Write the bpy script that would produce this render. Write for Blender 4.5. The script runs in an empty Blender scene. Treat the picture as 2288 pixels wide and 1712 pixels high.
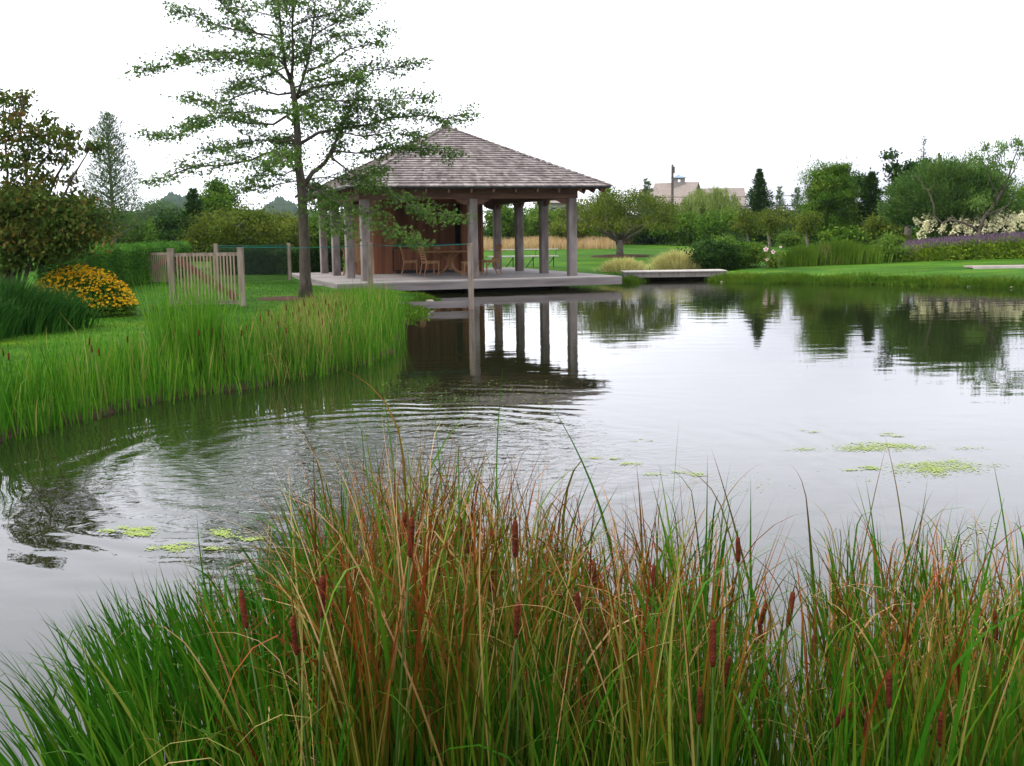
import bpy, math, random
import numpy as np
from mathutils import Vector, Matrix
random.seed(7); rng = np.random.default_rng(7)
R = math.radians
sc = bpy.context.scene
C = sc.collection

# ------------------------------------------------------------------ camera
F, CX, CY, HC = 2600.0, 1144.0, 856.0, 1.73
PITCH, ROLL = 0.1298, 0.0147
fwd = Vector((0, math.cos(PITCH), -math.sin(PITCH)))
r0 = Vector((1, 0, 0)); u0 = Vector((0, math.sin(PITCH), math.cos(PITCH)))
cr, sr = math.cos(ROLL), math.sin(ROLL)
rgt = r0 * cr - u0 * sr; upv = u0 * cr + r0 * sr
cam_d = bpy.data.cameras.new("camera"); cam = bpy.data.objects.new("camera", cam_d); C.objects.link(cam)
cam.matrix_world = Matrix((( rgt.x, upv.x, -fwd.x, 0), (rgt.y, upv.y, -fwd.y, 0), (rgt.z, upv.z, -fwd.z, HC), (0, 0, 0, 1)))
cam_d.sensor_width = 36; cam_d.sensor_fit = 'HORIZONTAL'; cam_d.lens = 36 * F / 2288
cam_d.clip_start = 0.1; cam_d.clip_end = 6000
sc.camera = cam

# ------------------------------------------------------------------ light
sc.view_settings.view_transform = 'Standard'; sc.view_settings.look = 'None'
sc.view_settings.gamma = 1; sc.view_settings.exposure = 0.74
sc.cycles.use_denoising = True
sc.cycles.max_bounces = 6; sc.cycles.diffuse_bounces = 3; sc.cycles.glossy_bounces = 3
sc.cycles.transmission_bounces = 3; sc.cycles.transparent_max_bounces = 8
SUN_EL, SUN_AZ = 46.0, -112.0            # azimuth from +Y towards +X
w = bpy.data.worlds.new("World"); sc.world = w; w.use_nodes = True
nt = w.node_tree; nt.nodes.clear(); N = nt.nodes.new; L = nt.links.new
out = N('ShaderNodeOutputWorld'); bg = N('ShaderNodeBackground'); bg.inputs[1].default_value = 0.1
sky = N('ShaderNodeTexSky'); sky.sky_type = 'NISHITA'; sky.sun_disc = False
sky.sun_elevation = R(SUN_EL); sky.sun_rotation = R(SUN_AZ)
tc = N('ShaderNodeTexCoord'); mp = N('ShaderNodeMapping'); mp.inputs['Scale'].default_value = (1.0, 1.0, 4.5)
no = N('ShaderNodeTexNoise'); no.inputs['Scale'].default_value = 1.6; no.inputs['Detail'].default_value = 5; no.inputs['Roughness'].default_value = .5
rp = N('ShaderNodeValToRGB'); rp.color_ramp.elements[0].position = .50; rp.color_ramp.elements[0].color = (4.9, 4.95, 5.7, 1)
rp.color_ramp.elements[1].position = .72; rp.color_ramp.elements[1].color = (12.9, 13.1, 14.4, 1)
mx = N('ShaderNodeMix'); mx.data_type = 'RGBA'; mx.inputs[0].default_value = 0.93
L(tc.outputs['Generated'], mp.inputs[0]); L(mp.outputs[0], no.inputs['Vector']); L(no.outputs[0], rp.inputs[0])
sx = N('ShaderNodeSeparateXYZ'); L(tc.outputs['Generated'], sx.inputs[0]); mk = N('ShaderNodeMapRange'); mk.interpolation_type = 'SMOOTHSTEP'; mk.inputs[1].default_value = -.08; mk.inputs[2].default_value = .32; L(sx.outputs[0], mk.inputs[0])
mz_ = N('ShaderNodeMapRange'); mz_.interpolation_type = 'SMOOTHSTEP'; mz_.inputs[1].default_value = .09; mz_.inputs[2].default_value = .18; mz_.inputs[3].default_value = 1; mz_.inputs[4].default_value = .12; L(sx.outputs[2], mz_.inputs[0])
mm_ = N('ShaderNodeMath'); mm_.operation = 'MULTIPLY'; L(mk.outputs[0], mm_.inputs[0]); L(mz_.outputs[0], mm_.inputs[1])
cm = N('ShaderNodeMix'); cm.data_type = 'RGBA'; cm.inputs[6].default_value = (12.9, 13.1, 14.2, 1); L(mm_.outputs[0], cm.inputs[0]); L(rp.outputs[0], cm.inputs[7])
L(sky.outputs[0], mx.inputs[6]); L(cm.outputs[2], mx.inputs[7]); L(mx.outputs[2], bg.inputs[0]); L(bg.outputs[0], out.inputs[0])
sl = bpy.data.lights.new("sun", 'SUN'); sl.energy = 2.0; sl.angle = R(11); sl.color = (1.0, .95, .87)
so = bpy.data.objects.new("sun", sl); C.objects.link(so)
sd = Vector((math.sin(R(SUN_AZ)) * math.cos(R(SUN_EL)), math.cos(R(SUN_AZ)) * math.cos(R(SUN_EL)), math.sin(R(SUN_EL))))
so.rotation_euler = sd.to_track_quat('Z', 'Y').to_euler(); so.location = (0, 0, 60)

# ------------------------------------------------------------------ pixel -> world (photo is 2288 x 1712)
def ray(px, py):
    return fwd + rgt * ((px - CX) / F) - upv * ((py - CY) / F)
def atz(px, py, z=0.0):
    d = ray(px, py); t = (z - HC) / d.z
    return Vector((d.x * t, d.y * t, z))
def atd(px, py, y):
    d = ray(px, py); t = y / d.y
    return Vector((d.x * t, y, HC + d.z * t))

# ------------------------------------------------------------------ pond outline and land height
_pp = [(-330, 1110), (0, 985), (150, 945), (300, 908), (430, 880), (560, 866), (700, 838), (850, 806), (893, 760), (905, 715), (935, 690), (962, 676), (930, 664), (700, 646)]
POND = [tuple(atz(x, y)[:2]) for x, y in _pp]
POND += [(-6.5, 38.5), (-1, 41.0), (3.5, 39.3)] + [tuple(atz(x, y)[:2]) for x, y in
        [(1400, 634), (1435, 628), (1443, 617.5), (1585, 616.5), (1592, 629), (1650, 632), (1720, 634), (1800, 633), (1880, 636), (1960, 635), (2050, 639), (2140, 640), (2230, 644), (2340, 648)]]
POND += [(22, 30), (25, 20), (22, 9), (13, 3.2), (6, 2.1), (0, 1.9), (-4, 2.2), (-7, 4.0), (-8.5, 7)]
PA = np.array(POND); PB = np.roll(PA, -1, axis=0)
def pond_sd(X, Y):
    """signed distance to the shore line, positive on land"""
    P = np.stack([X, Y], -1).reshape(-1, 2); out_ = np.full(len(P), 1e9); ins = np.zeros(len(P), bool)
    for a, b in zip(PA, PB):
        e = b - a; t = np.clip(((P - a) @ e) / (e @ e), 0, 1)
        out_ = np.minimum(out_, np.hypot(*(P - a - t[:, None] * e).T))
        c = (a[1] > P[:, 1]) != (b[1] > P[:, 1])
        with np.errstate(divide='ignore', invalid='ignore'):
            xi = a[0] + (P[:, 1] - a[1]) * e[0] / e[1]
        ins ^= c & (P[:, 0] < xi)
    return np.where(ins, -out_, out_).reshape(np.shape(X))
def wob(X, Y, s, k=0):
    return (np.sin(X * s + 1.3 + k) * np.cos(Y * s * 1.13 + .4 + k) + .5 * np.sin(X * s * 2.3 + Y * s * 1.7 + 2.1 * k)) / 1.5
def land(X, Y):
    X = np.asarray(X, float); Y = np.asarray(Y, float)
    s = pond_sd(X, Y) + .10 * wob(X, Y, 2.1) + .06 * wob(X, Y, 6.3, 1)
    z = np.where(s > 0, .19 * (1 - np.exp(-s / .22)) + .17 * (1 - np.exp(-np.maximum(s, 0) / 6)), -.7 * (1 - np.exp(s / .7)))
    far = np.clip(Y - 38, 0, 200)
    z = z + np.where(s > 0, .0085 * far * (far < 90) + .0085 * 90 * (far >= 90), 0) * np.clip(s / 4, 0, 1)
    z = z + np.where(s > 1, .03 * wob(X, Y, .22), 0)
    return z
def lz(x, y): return float(land(np.array([x]), np.array([y]))[0])
def gp(px, py):
    z = .3
    for _ in range(12):
        p = atz(px, py, z); z = .5 * z + .5 * lz(p.x, p.y)
    return Vector((p.x, p.y, lz(p.x, p.y)))

# ------------------------------------------------------------------ materials
def mat(name, cols, scale=4.0, rough=.7, detail=4, attr=None, attr_w=1.0, stretch=None, bump=0.0, bscale=None, transl=0.0, spec=.12, lo=.3, hi=.7, second=None, along=None):
    """procedural material: colour ramp over noise (object space) and / or a per-leaf random attribute"""
    m = bpy.data.materials.new(name); m.use_nodes = True; t = m.node_tree; n = t.nodes; l = t.links.new
    b = n['Principled BSDF']; b.inputs['Roughness'].default_value = rough; b.inputs['Specular IOR Level'].default_value = spec
    co = n.new('ShaderNodeTexCoord'); mpg = n.new('ShaderNodeMapping')
    if stretch: mpg.inputs['Scale'].default_value = stretch
    l(co.outputs['Object'], mpg.inputs[0])
    nz = n.new('ShaderNodeTexNoise'); nz.inputs['Scale'].default_value = scale; nz.inputs['Detail'].default_value = detail
    l(mpg.outputs[0], nz.inputs['Vector'])
    fac = nz.outputs[0]
    mr = n.new('ShaderNodeMapRange'); mr.inputs[1].default_value = lo; mr.inputs[2].default_value = hi; l(fac, mr.inputs[0]); fac = mr.outputs[0]
    if attr:
        at = n.new('ShaderNodeAttribute'); at.attribute_name = attr
        mm = n.new('ShaderNodeMix'); mm.inputs[0].default_value = attr_w; l(fac, mm.inputs[2]); l(at.outputs['Fac'], mm.inputs[3]); fac = mm.outputs[0]
    r = n.new('ShaderNodeValToRGB'); e = r.color_ramp.elements
    while len(e) < len(cols): e.new(.5)
    for i, c in enumerate(cols):
        pos, c = (c[0], c[1]) if isinstance(c[1], tuple) else (i / (len(cols) - 1 or 1), c)
        e[i].position = pos
    for i, c in enumerate(cols):
        c = c[1] if isinstance(c[1], tuple) else c
        e[i].color = (*c, 1)
    l(fac, r.inputs[0]); col = r.outputs[0]
    if second:      # (attribute, threshold ramp lo, hi, colour ramp cols)
        an, lo2, hi2, c2 = second
        a2 = n.new('ShaderNodeAttribute'); a2.attribute_name = an
        m2 = n.new('ShaderNodeMapRange'); m2.inputs[1].default_value = lo2; m2.inputs[2].default_value = hi2; l(a2.outputs['Fac'], m2.inputs[0])
        r2 = n.new('ShaderNodeValToRGB'); e2 = r2.color_ramp.elements
        while len(e2) < len(c2): e2.new(.5)
        for i, c in enumerate(c2): e2[i].position = i / (len(c2) - 1)
        for i, c in enumerate(c2): e2[i].color = (*c, 1)
        l(fac, r2.inputs[0])
        mc = n.new('ShaderNodeMix'); mc.data_type = 'RGBA'; l(m2.outputs[0], mc.inputs[0]); l(col, mc.inputs[6]); l(r2.outputs[0], mc.inputs[7]); col = mc.outputs[2]
    l(col, b.inputs['Base Color'])
    if bump:
        bn = n.new('ShaderNodeTexNoise'); bn.inputs['Scale'].default_value = bscale or scale * 3; bn.inputs['Detail'].default_value = 4; l(mpg.outputs[0], bn.inputs['Vector'])
        bp = n.new('ShaderNodeBump'); bp.inputs['Strength'].default_value = bump; bp.inputs['Distance'].default_value = .02
        l(bn.outputs[0], bp.inputs['Height']); l(bp.outputs[0], b.inputs['Normal'])
    if transl:
        tr = n.new('ShaderNodeBsdfTranslucent'); l(col, tr.inputs[0]); ms = n.new('ShaderNodeMixShader'); ms.inputs[0].default_value = transl
        l(b.outputs[0], ms.inputs[1]); l(tr.outputs[0], ms.inputs[2]); l(ms.outputs[0], n['Material Output'].inputs[0])
    return m
def leafmat(name, cols, w=1.0, scale=.6, transl=.3, **k): return mat(name, cols, scale=scale, rough=.55, attr='tint', attr_w=w, transl=transl, spec=.06, lo=.2, hi=.8, **k)

M = {}
M['cedar'] = mat('weathered_cedar', [(.115, .094, .086), (.18, .153, .142), (.24, .208, .198)], 3, .8, stretch=(1.5, 1.5, .5), bump=.25, bscale=25)
M['cedar_fence'] = mat('weathered_fence_wood', [(.13, .10, .075), (.215, .17, .135), (.28, .235, .195)], 5, .8, stretch=(3, 3, .4), bump=.3, bscale=30)
M['slat'] = mat('sunbleached_slats', [(.20, .15, .10), (.31, .245, .17)], 6, .8, stretch=(4, 4, .5), bump=.2)
M['brace'] = mat('red_cedar_brace', [(.17, .062, .045), (.27, .11, .08)], 6, .75, bump=.2)
M['deck'] = mat('deck_boards', [(.19, .17, .16), (.26, .235, .225), (.33, .30, .285)], 1.2, .72, attr='tint', attr_w=.5, bump=.15, bscale=30)
M['fascia'] = mat('deck_fascia', [(.12, .103, .10), (.185, .162, .157), (.22, .197, .19)], 1.3, .8, stretch=(.5, .5, 4), bump=.2, bscale=20)
M['beam'] = mat('brown_beam', [(.11, .056, .038), (.18, .10, .07)], 2.5, .75, stretch=(.6, .6, 3), bump=.2)
M['redwood'] = mat('red_cedar_boards', [(.12, .045, .022), (.23, .095, .05), (.30, .13, .07)], 2.2, .6, attr='tint', attr_w=.55, stretch=(3, 3, .35), bump=.15)
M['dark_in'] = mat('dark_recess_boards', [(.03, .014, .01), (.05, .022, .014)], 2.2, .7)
M['paleboard'] = mat('pale_cedar_board', [(.33, .17, .09), (.42, .24, .14)], 4, .6)
M['counter'] = mat('slate_counter', [(.02, .028, .034), (.04, .05, .06)], 6, .35)
M['shingle'] = mat('cedar_shingles', [(0.067, 0.050, 0.048), (0.152, 0.126, 0.120), (0.237, 0.209, 0.198), (0.361, 0.330, 0.309)], 9, .85, attr='tint', attr_w=.62, bump=.3, bscale=60)
M['teak'] = mat('teak', [(.24, .12, .05), (.38, .21, .10)], 9, .5, stretch=(1, 1, .4))
M['metal_pale'] = mat('pale_slab_metal', [(.38, .36, .33), (.50, .475, .44)], 5, .4)
M['metal_dark'] = mat('dark_metal', [(.03, .035, .04), (.05, .055, .06)], 8, .5)
M['wire'] = mat('green_wire', [(.01, .13, .10), (.02, .2, .15)], 20, .5)
M['concrete'] = mat('pale_concrete', [(.30, .275, .25), (.42, .39, .355)], 3, .85, bump=.2)
M['concrete_side'] = mat('stained_concrete', [(.17, .15, .13), (.27, .245, .22)], 4, .85, stretch=(3, 3, .8), bump=.2)
M['rock'] = mat('shore_rock', [(.22, .17, .13), (.50, .42, .34)], 5, .8, bump=.4)
M['bark'] = mat('oak_bark', [(.045, .036, .028), (.105, .088, .07)], 7, .9, stretch=(2, 2, .6), bump=.6, bscale=22)
M['bark_grey'] = mat('grey_bark', [(.10, .085, .07), (.19, .165, .14)], 7, .9, bump=.5)
M['bark_dark'] = mat('dark_bark', [(.035, .025, .02), (.075, .055, .045)], 7, .9, bump=.5)
M['mulch'] = mat('bark_mulch', [(.03, .014, .009), (.09, .042, .028)], 14, .95, bump=.8, bscale=40)
# lawn: mown turf, mottled at two scales
def lawn_mat():
    m = mat('lawn_turf', [(.022, .070, .004), (.037, .108, .006), (.058, .142, .010)], .35, .85, detail=8, bump=.5, bscale=30, spec=.04, lo=.35, hi=.68)
    t = m.node_tree; n = t.nodes; l = t.links.new
    # bare earth where the bank drops to the water
    g = n.new('ShaderNodeNewGeometry'); sp = n.new('ShaderNodeSeparateXYZ'); l(g.outputs['Position'], sp.inputs[0])
    mr = n.new('ShaderNodeMapRange'); mr.inputs[1].default_value = .03; mr.inputs[2].default_value = .10; l(sp.outputs[2], mr.inputs[0])
    r = [x for x in n if x.type == 'VALTORGB'][0]
    mc = n.new('ShaderNodeMix'); mc.data_type = 'RGBA'; mc.inputs[6].default_value = (.035, .025, .015, 1)
    l(mr.outputs[0], mc.inputs[0]); l(r.outputs[0], mc.inputs[7])
    # fine speckle
    nf = n.new('ShaderNodeTexNoise'); nf.inputs['Scale'].default_value = 9; nf.inputs['Detail'].default_value = 6
    co = [x for x in n if x.type == 'TEX_COORD'][0]; l(co.outputs['Object'], nf.inputs['Vector'])
    m2 = n.new('ShaderNodeMapRange'); m2.inputs[1].default_value = .3; m2.inputs[2].default_value = .7; m2.inputs[3].default_value = .62; m2.inputs[4].default_value = 1.3; l(nf.outputs[0], m2.inputs[0])
    mv = n.new('ShaderNodeVectorMath'); mv.operation = 'SCALE'; l(mc.outputs[2], mv.inputs[0]); l(m2.outputs[0], mv.inputs['Scale'])
    wv = n.new('ShaderNodeTexWave'); wv.inputs['Scale'].default_value = .28; wv.inputs['Distortion'].default_value = 1.2; wv.inputs['Detail'].default_value = 2; mw = n.new('ShaderNodeMapping'); mw.inputs['Rotation'].default_value = (0, 0, 1.1); l(co.outputs['Object'], mw.inputs[0]); l(mw.outputs[0], wv.inputs['Vector'])
    m3 = n.new('ShaderNodeMapRange'); m3.inputs[3].default_value = .88; m3.inputs[4].default_value = 1.12; l(wv.outputs[1], m3.inputs[0])
    ny = n.new('ShaderNodeTexNoise'); ny.inputs['Scale'].default_value = .8; ny.inputs['Detail'].default_value = 7; l(co.outputs['Object'], ny.inputs['Vector'])
    m4 = n.new('ShaderNodeMapRange'); m4.inputs[1].default_value = .5; m4.inputs[2].default_value = .72; l(ny.outputs[0], m4.inputs[0]); my = n.new('ShaderNodeMix'); my.data_type = 'RGBA'; my.blend_type = 'MULTIPLY'; my.inputs[7].default_value = (1.7, 1.12, .8, 1); l(m4.outputs[0], my.inputs[0]); l(mv.outputs[0], my.inputs[6])
    mz = n.new('ShaderNodeVectorMath'); mz.operation = 'SCALE'; l(my.outputs[2], mz.inputs[0]); l(m3.outputs[0], mz.inputs['Scale'])
    l(mz.outputs[0], n['Principled BSDF'].inputs['Base Color'])
    return m
M['lawn'] = lawn_mat()

def water_mat():
    m = bpy.data.materials.new('pond_water'); m.use_nodes = True; t = m.node_tree; n = t.nodes; l = t.links.new
    b = n['Principled BSDF']; b.inputs['Base Color'].default_value = (.011, .013, .005, 1); b.inputs['Roughness'].default_value = .015; b.inputs['IOR'].default_value = 1.47
    g = n.new('ShaderNodeNewGeometry')
    def noise(scale, st, det=2, dist=0):
        mpn = n.new('ShaderNodeMapping'); mpn.inputs['Scale'].default_value = st; l(g.outputs['Position'], mpn.inputs[0])
        x = n.new('ShaderNodeTexNoise'); x.inputs['Scale'].default_value = scale; x.inputs['Detail'].default_value = det; x.inputs['Distortion'].default_value = dist; l(mpn.outputs[0], x.inputs['Vector']); return x.outputs[0]
    def math_(op, a, b_=None):
        x = n.new('ShaderNodeMath'); x.operation = op
        for i, v in enumerate((a, b_)):
            if v is None: continue
            if isinstance(v, (int, float)): x.inputs[i].default_value = v
            else: l(v, x.inputs[i])
        return x.outputs[0]
    def dist_to(c):
        d = n.new('ShaderNodeVectorMath'); d.operation = 'DISTANCE'; d.inputs[1].default_value = c; l(g.outputs['Position'], d.inputs[0]); return d.outputs['Value']
    def mask(v, a, b_, o0, o1):
        x = n.new('ShaderNodeMapRange'); x.interpolation_type = 'SMOOTHSTEP'; x.inputs[1].default_value = a; x.inputs[2].default_value = b_; x.inputs[3].default_value = o0; x.inputs[4].default_value = o1; l(v, x.inputs[0]); return x.outputs[0]
    RC = (-.95, 8.9, 0)
    d = dist_to(RC); wn = noise(.8, (1, 1, 1), 3)
    ph = math_('ADD', math_('MULTIPLY', d, 19.0), math_('MULTIPLY', wn, 15.0))
    ring = math_('MULTIPLY', math_('SINE', ph), mask(d, 1.0, 5.2, 1.0, 0.0))
    ring = math_('MULTIPLY', ring, mask(noise(.5, (1, .7, 1)), .4, .62, .12, 1.0))
    chop = math_('MULTIPLY', noise(7.5, (1, 1.15, 1), 3, .6), mask(d, .7, 2.9, 1.0, .04))
    # a light breath of wind on the far side by the opposite bank
    P2 = (6.0, 33.0, 0); d2 = dist_to(P2)
    chop2 = math_('MULTIPLY', noise(5.0, (.8, 1.6, 1), 2), mask(d2, 1.5, 8.0, .55, .03))
    swell = noise(1.1, (1, 1.7, 1), 1)
    h = math_('ADD', math_('ADD', math_('MULTIPLY', ring, .0022), math_('MULTIPLY', chop, .010)), math_('ADD', math_('MULTIPLY', chop2, .006), math_('MULTIPLY', swell, .0030)))
    bp = n.new('ShaderNodeBump'); bp.inputs['Strength'].default_value = 1.0; bp.inputs['Distance'].default_value = 1.0
    l(h, bp.inputs['Height']); l(bp.outputs[0], b.inputs['Normal'])
    return m
M['water'] = water_mat()

M['oak_leaf'] = leafmat('oak_leaves', [(0.026, 0.073, 0.011), (0.066, 0.139, 0.023), (0.119, 0.211, 0.041), (0.198, 0.304, 0.075)], .8, transl=.5)
M['red_leaf'] = leafmat('reddening_leaves', [(.02, .05, .008), (.045, .085, .012), (.085, .10, .016), (.17, .07, .02)], .85)
M['olive_leaf'] = leafmat('olive_leaves', [(0.026, 0.053, 0.006), (0.062, 0.102, 0.009), (0.118, 0.154, 0.014), (0.206, 0.197, 0.024)], .7)
M['mid_leaf'] = leafmat('mid_green_leaves', [(0.016, 0.056, 0.004), (0.046, 0.114, 0.008), (0.092, 0.177, 0.013), (0.183, 0.258, 0.024)], .7)
M['lime_leaf'] = leafmat('yellow_green_leaves', [(0.048, 0.103, 0.012), (0.096, 0.184, 0.020), (0.168, 0.253, 0.030)], .7)
M['dark_leaf'] = leafmat('dark_green_leaves', [(0.007, 0.022, 0.003), (0.020, 0.056, 0.007), (0.048, 0.109, 0.013)], .7)
M['blue_leaf'] = leafmat('grey_green_needles', [(0.034, 0.075, 0.028), (0.069, 0.125, 0.044), (0.115, 0.181, 0.064)], .7)
M['bed_leaf'] = leafmat('bed_leaves', [(0.075, 0.162, 0.012), (0.165, 0.270, 0.018), (0.360, 0.405, 0.036)], .75)
M['willow_leaf'] = leafmat('willow_leaves', [(0.081, 0.125, 0.024), (0.162, 0.225, 0.048), (0.270, 0.325, 0.096)], .7)
M['hedge_leaf'] = leafmat('hedge_leaves', [(.02, .07, .008), (.05, .15, .012), (.10, .24, .02)], .7)
M['globe_leaf'] = leafmat('round_willow_leaves', [(0.020, 0.056, 0.009), (0.053, 0.119, 0.020), (0.168, 0.250, 0.055)], .7)
M['reed'] = mat('reed_blades', [(0.009, 0.051, 0.002), (0.020, 0.095, 0.003), (0.047, 0.140, 0.007), (0.142, 0.181, 0.014)], .5, .5, attr='tint', spec=.06, attr_w=.8, transl=.22, second=('dry', .15, .85, [(.04, .007, .003), (.11, .022, .006), (.22, .06, .012), (.58, .40, .20)]))
M['reed_bank'] = mat('bank_reed_blades', [(.018, .085, .004), (.04, .15, .007), (.08, .215, .012), (.16, .25, .025)], .5, .55, attr='tint', spec=.06, attr_w=.75, transl=.35, second=('dry', .15, .85, [(.10, .07, .02), (.25, .20, .06), (.40, .30, .12)]))
M['cattail'] = mat('cattail_spike', [(.05, .009, .004), (.12, .024, .010)], 30, .9, bump=.5, bscale=120)
M['cat_stem'] = mat('cattail_stalk', [(0.014, 0.044, 0.005), (0.040, 0.072, 0.010)], 4, .5)
M['grassblade'] = mat('turf_blades', [(.022, .075, .004), (.04, .12, .007), (.065, .155, .012)], .4, .7, attr='tint', spec=.06, attr_w=.6, transl=.25)
M['bankgrass'] = mat('bank_weeds', [(0.029, 0.069, 0.005), (0.065, 0.138, 0.008), (0.143, 0.207, 0.020)], .6, .7, attr='tint', spec=.06, attr_w=.6, transl=.25)
M['lily'] = mat('dark_strap_leaves', [(0.007, 0.036, 0.005), (0.017, 0.074, 0.008), (0.048, 0.132, 0.017)], .8, .5, attr='tint', spec=.06, attr_w=.7, transl=.2)
M['susan'] = mat('yellow_petals', [(0.552, 0.260, 0.002), (0.840, 0.442, 0.003), (0.984, 0.598, 0.010)], 3, .6, attr='tint', spec=.06, attr_w=1, transl=.2)
M['pale_grass'] = mat('pale_ornamental_grass', [(.26, .25, .06), (.48, .45, .16), (.66, .61, .28)], 1, .7, attr='tint', spec=.06, attr_w=.8, transl=.3)
M['dry_grass'] = mat('dry_meadow_grass', [(.30, .19, .08), (.45, .31, .15), (.55, .42, .24)], 1, .8, attr='tint', spec=.06, attr_w=.7, transl=.2)
M['purple'] = mat('purple_flower_spikes', [(0.061, 0.040, 0.060), (0.116, 0.075, 0.109), (0.198, 0.140, 0.190)], 2, .8, attr='tint', spec=.06, attr_w=.8, transl=.2)
M['cream'] = mat('cream_panicles', [(0.570, 0.550, 0.306), (0.779, 0.760, 0.504), (0.798, 0.700, 0.486)], 6, .8, attr='tint', spec=.06, attr_w=.8, transl=.2)
M['pink'] = mat('pale_pink_petals', [(.70, .45, .48), (.85, .72, .72)], 9, .6)
M['pinkeye'] = mat('crimson_eye', [(.35, .03, .08), (.45, .05, .1)], 9, .6)
M['duck'] = mat('duckweed', [(.15, .21, .04), (.24, .31, .07), (.32, .39, .12)], 7, .7, attr='tint', attr_w=.7)
M['hill'] = mat('far_wooded_hill', [(.02, .045, .03), (.05, .08, .05)], .09, .9, bump=.8)
M['house_roof'] = mat('far_shingle_roof', [(0.184, 0.152, 0.132), (0.264, 0.224, 0.200)], 3, .85, stretch=(1, 1, 5), bump=.3)
M['house_wall'] = mat('far_shingle_wall', [(0.192, 0.164, 0.160), (0.272, 0.236, 0.228)], 3, .85, stretch=(1, 1, 6), bump=.3)
M['cop'] = mat('blue_grey_metal', [(.16, .22, .32), (.24, .32, .42)], 3, .5)
M['glass'] = mat('dark_glass', [(.02, .025, .03), (.03, .035, .04)], 3, .1)
M['pole'] = mat('old_pole_wood', [(.06, .05, .045), (.11, .09, .08)], 5, .9)
M['pave'] = mat('pinkish_paving', [(.25, .18, .16), (.34, .26, .24)], 5, .8, bump=.2)
def net_mat():
    m = bpy.data.materials.new('green_netting'); m.use_nodes = True; t = m.node_tree; n = t.nodes; l = t.links.new
    b = n['Principled BSDF']; b.inputs['Roughness'].default_value = .8; b.inputs['Base Color'].default_value = (.012, .03, .018, 1)
    tr = n.new('ShaderNodeBsdfTransparent'); ms = n.new('ShaderNodeMixShader'); ms.inputs[0].default_value = .42
    l(tr.outputs[0], ms.inputs[1]); l(b.outputs[0], ms.inputs[2]); l(ms.outputs[0], n['Material Output'].inputs[0]); return m
M['net'] = net_mat()

# ------------------------------------------------------------------ mesh building
class MB:
    def __init__(s): s.v = []; s.f = []; s.a = {}; s.n = 0
    def add(s, V, Fc, **attrs):
        V = np.asarray(V, float).reshape(-1, 3); s.v.append(V)
        for f in Fc: s.f.append([i + s.n for i in f])
        for k, val in attrs.items():
            s.a.setdefault(k, []).append((s.n, len(V), val))
        s.n += len(V); return s
    def box(s, c, d, rz=0.0, rot=None, **at):
        x, y, z = (q / 2 for q in d)
        V = np.array([(-x, -y, -z), (x, -y, -z), (x, y, -z), (-x, y, -z), (-x, -y, z), (x, -y, z), (x, y, z), (-x, y, z)])
        if rot is not None: V = V @ np.array(rot).T
        elif rz: V = V @ np.array([[math.cos(rz), math.sin(rz), 0], [-math.sin(rz), math.cos(rz), 0], [0, 0, 1]])
        return s.add(V + np.array(c), [(0, 3, 2, 1), (4, 5, 6, 7), (0, 1, 5, 4), (1, 2, 6, 5), (2, 3, 7, 6), (3, 0, 4, 7)], **at)
    def beam(s, a, b, wd, ht, up=(0, 0, 1), **at):
        a = Vector(a); b = Vector(b); d = (b - a); ln = d.length; d.normalize(); sd_ = d.cross(Vector(up)).normalized(); u = sd_.cross(d)
        rot = [[sd_[i], d[i], u[i]] for i in range(3)]
        return s.box((a + b) / 2, (wd, ln, ht), rot=rot, **at)
    def tube(s, pts, rad, k=6, **at):
        P = np.array([tuple(p) for p in pts], float); n = len(P)
        if np.isscalar(rad): rad = [rad] * n
        T = np.gradient(P, axis=0); T /= np.linalg.norm(T, axis=1)[:, None] + 1e-9
        ref = np.array([0, 0, 1.]) if abs(T[0][2]) < .9 else np.array([1., 0, 0]); V = []
        u = np.cross(T[0], ref); u /= np.linalg.norm(u)
        an = np.arange(k) * 2 * math.pi / k
        for i in range(n):
            u = u - T[i] * (u @ T[i]); u /= np.linalg.norm(u) + 1e-9; w_ = np.cross(T[i], u)
            V.append(P[i] + rad[i] * (np.cos(an)[:, None] * u + np.sin(an)[:, None] * w_))
        Fc = [(i * k + j, i * k + (j + 1) % k, (i + 1) * k + (j + 1) % k, (i + 1) * k + j) for i in range(n - 1) for j in range(k)]
        Fc += [tuple(range(k))[::-1], tuple((n - 1) * k + j for j in range(k))]
        return s.add(np.concatenate(V), Fc, **at)
    def lathe(s, c, prof, k=16, **at):
        an = np.arange(k) * 2 * math.pi / k
        V = np.concatenate([np.stack([r_ * np.cos(an), r_ * np.sin(an), np.full(k, z)], -1) for r_, z in prof]) + np.array(c)
        n = len(prof); Fc = [(i * k + j, i * k + (j + 1) % k, (i + 1) * k + (j + 1) % k, (i + 1) * k + j) for i in range(n - 1) for j in range(k)]
        Fc += [tuple(range(k))[::-1], tuple((n - 1) * k + j for j in range(k))]
        return s.add(V, Fc, **at)
    def build(s, name, m, parent=None, smooth=False, origin=None):
        V = np.concatenate(s.v)
        if origin is not None: V = V - np.array(origin)
        me = bpy.data.meshes.new(name); me.from_pydata(V.tolist(), [], s.f); me.update()
        for k, lst in s.a.items():
            arr = np.full(len(V), .5, np.float32)
            for st, ln, val in lst: arr[st:st + ln] = val
            me.attributes.new(k, 'FLOAT', 'POINT').data.foreach_set('value', arr)
        if smooth: me.polygons.foreach_set('use_smooth', [True] * len(me.polygons))
        return link(name, me, m, parent, origin)
def link(name, me, m, parent=None, origin=None):
    if m: me.materials.append(m)
    o = bpy.data.objects.new(name, me); C.objects.link(o)
    if parent: o.parent = parent
    if origin is not None: o.location = origin
    return o
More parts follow.
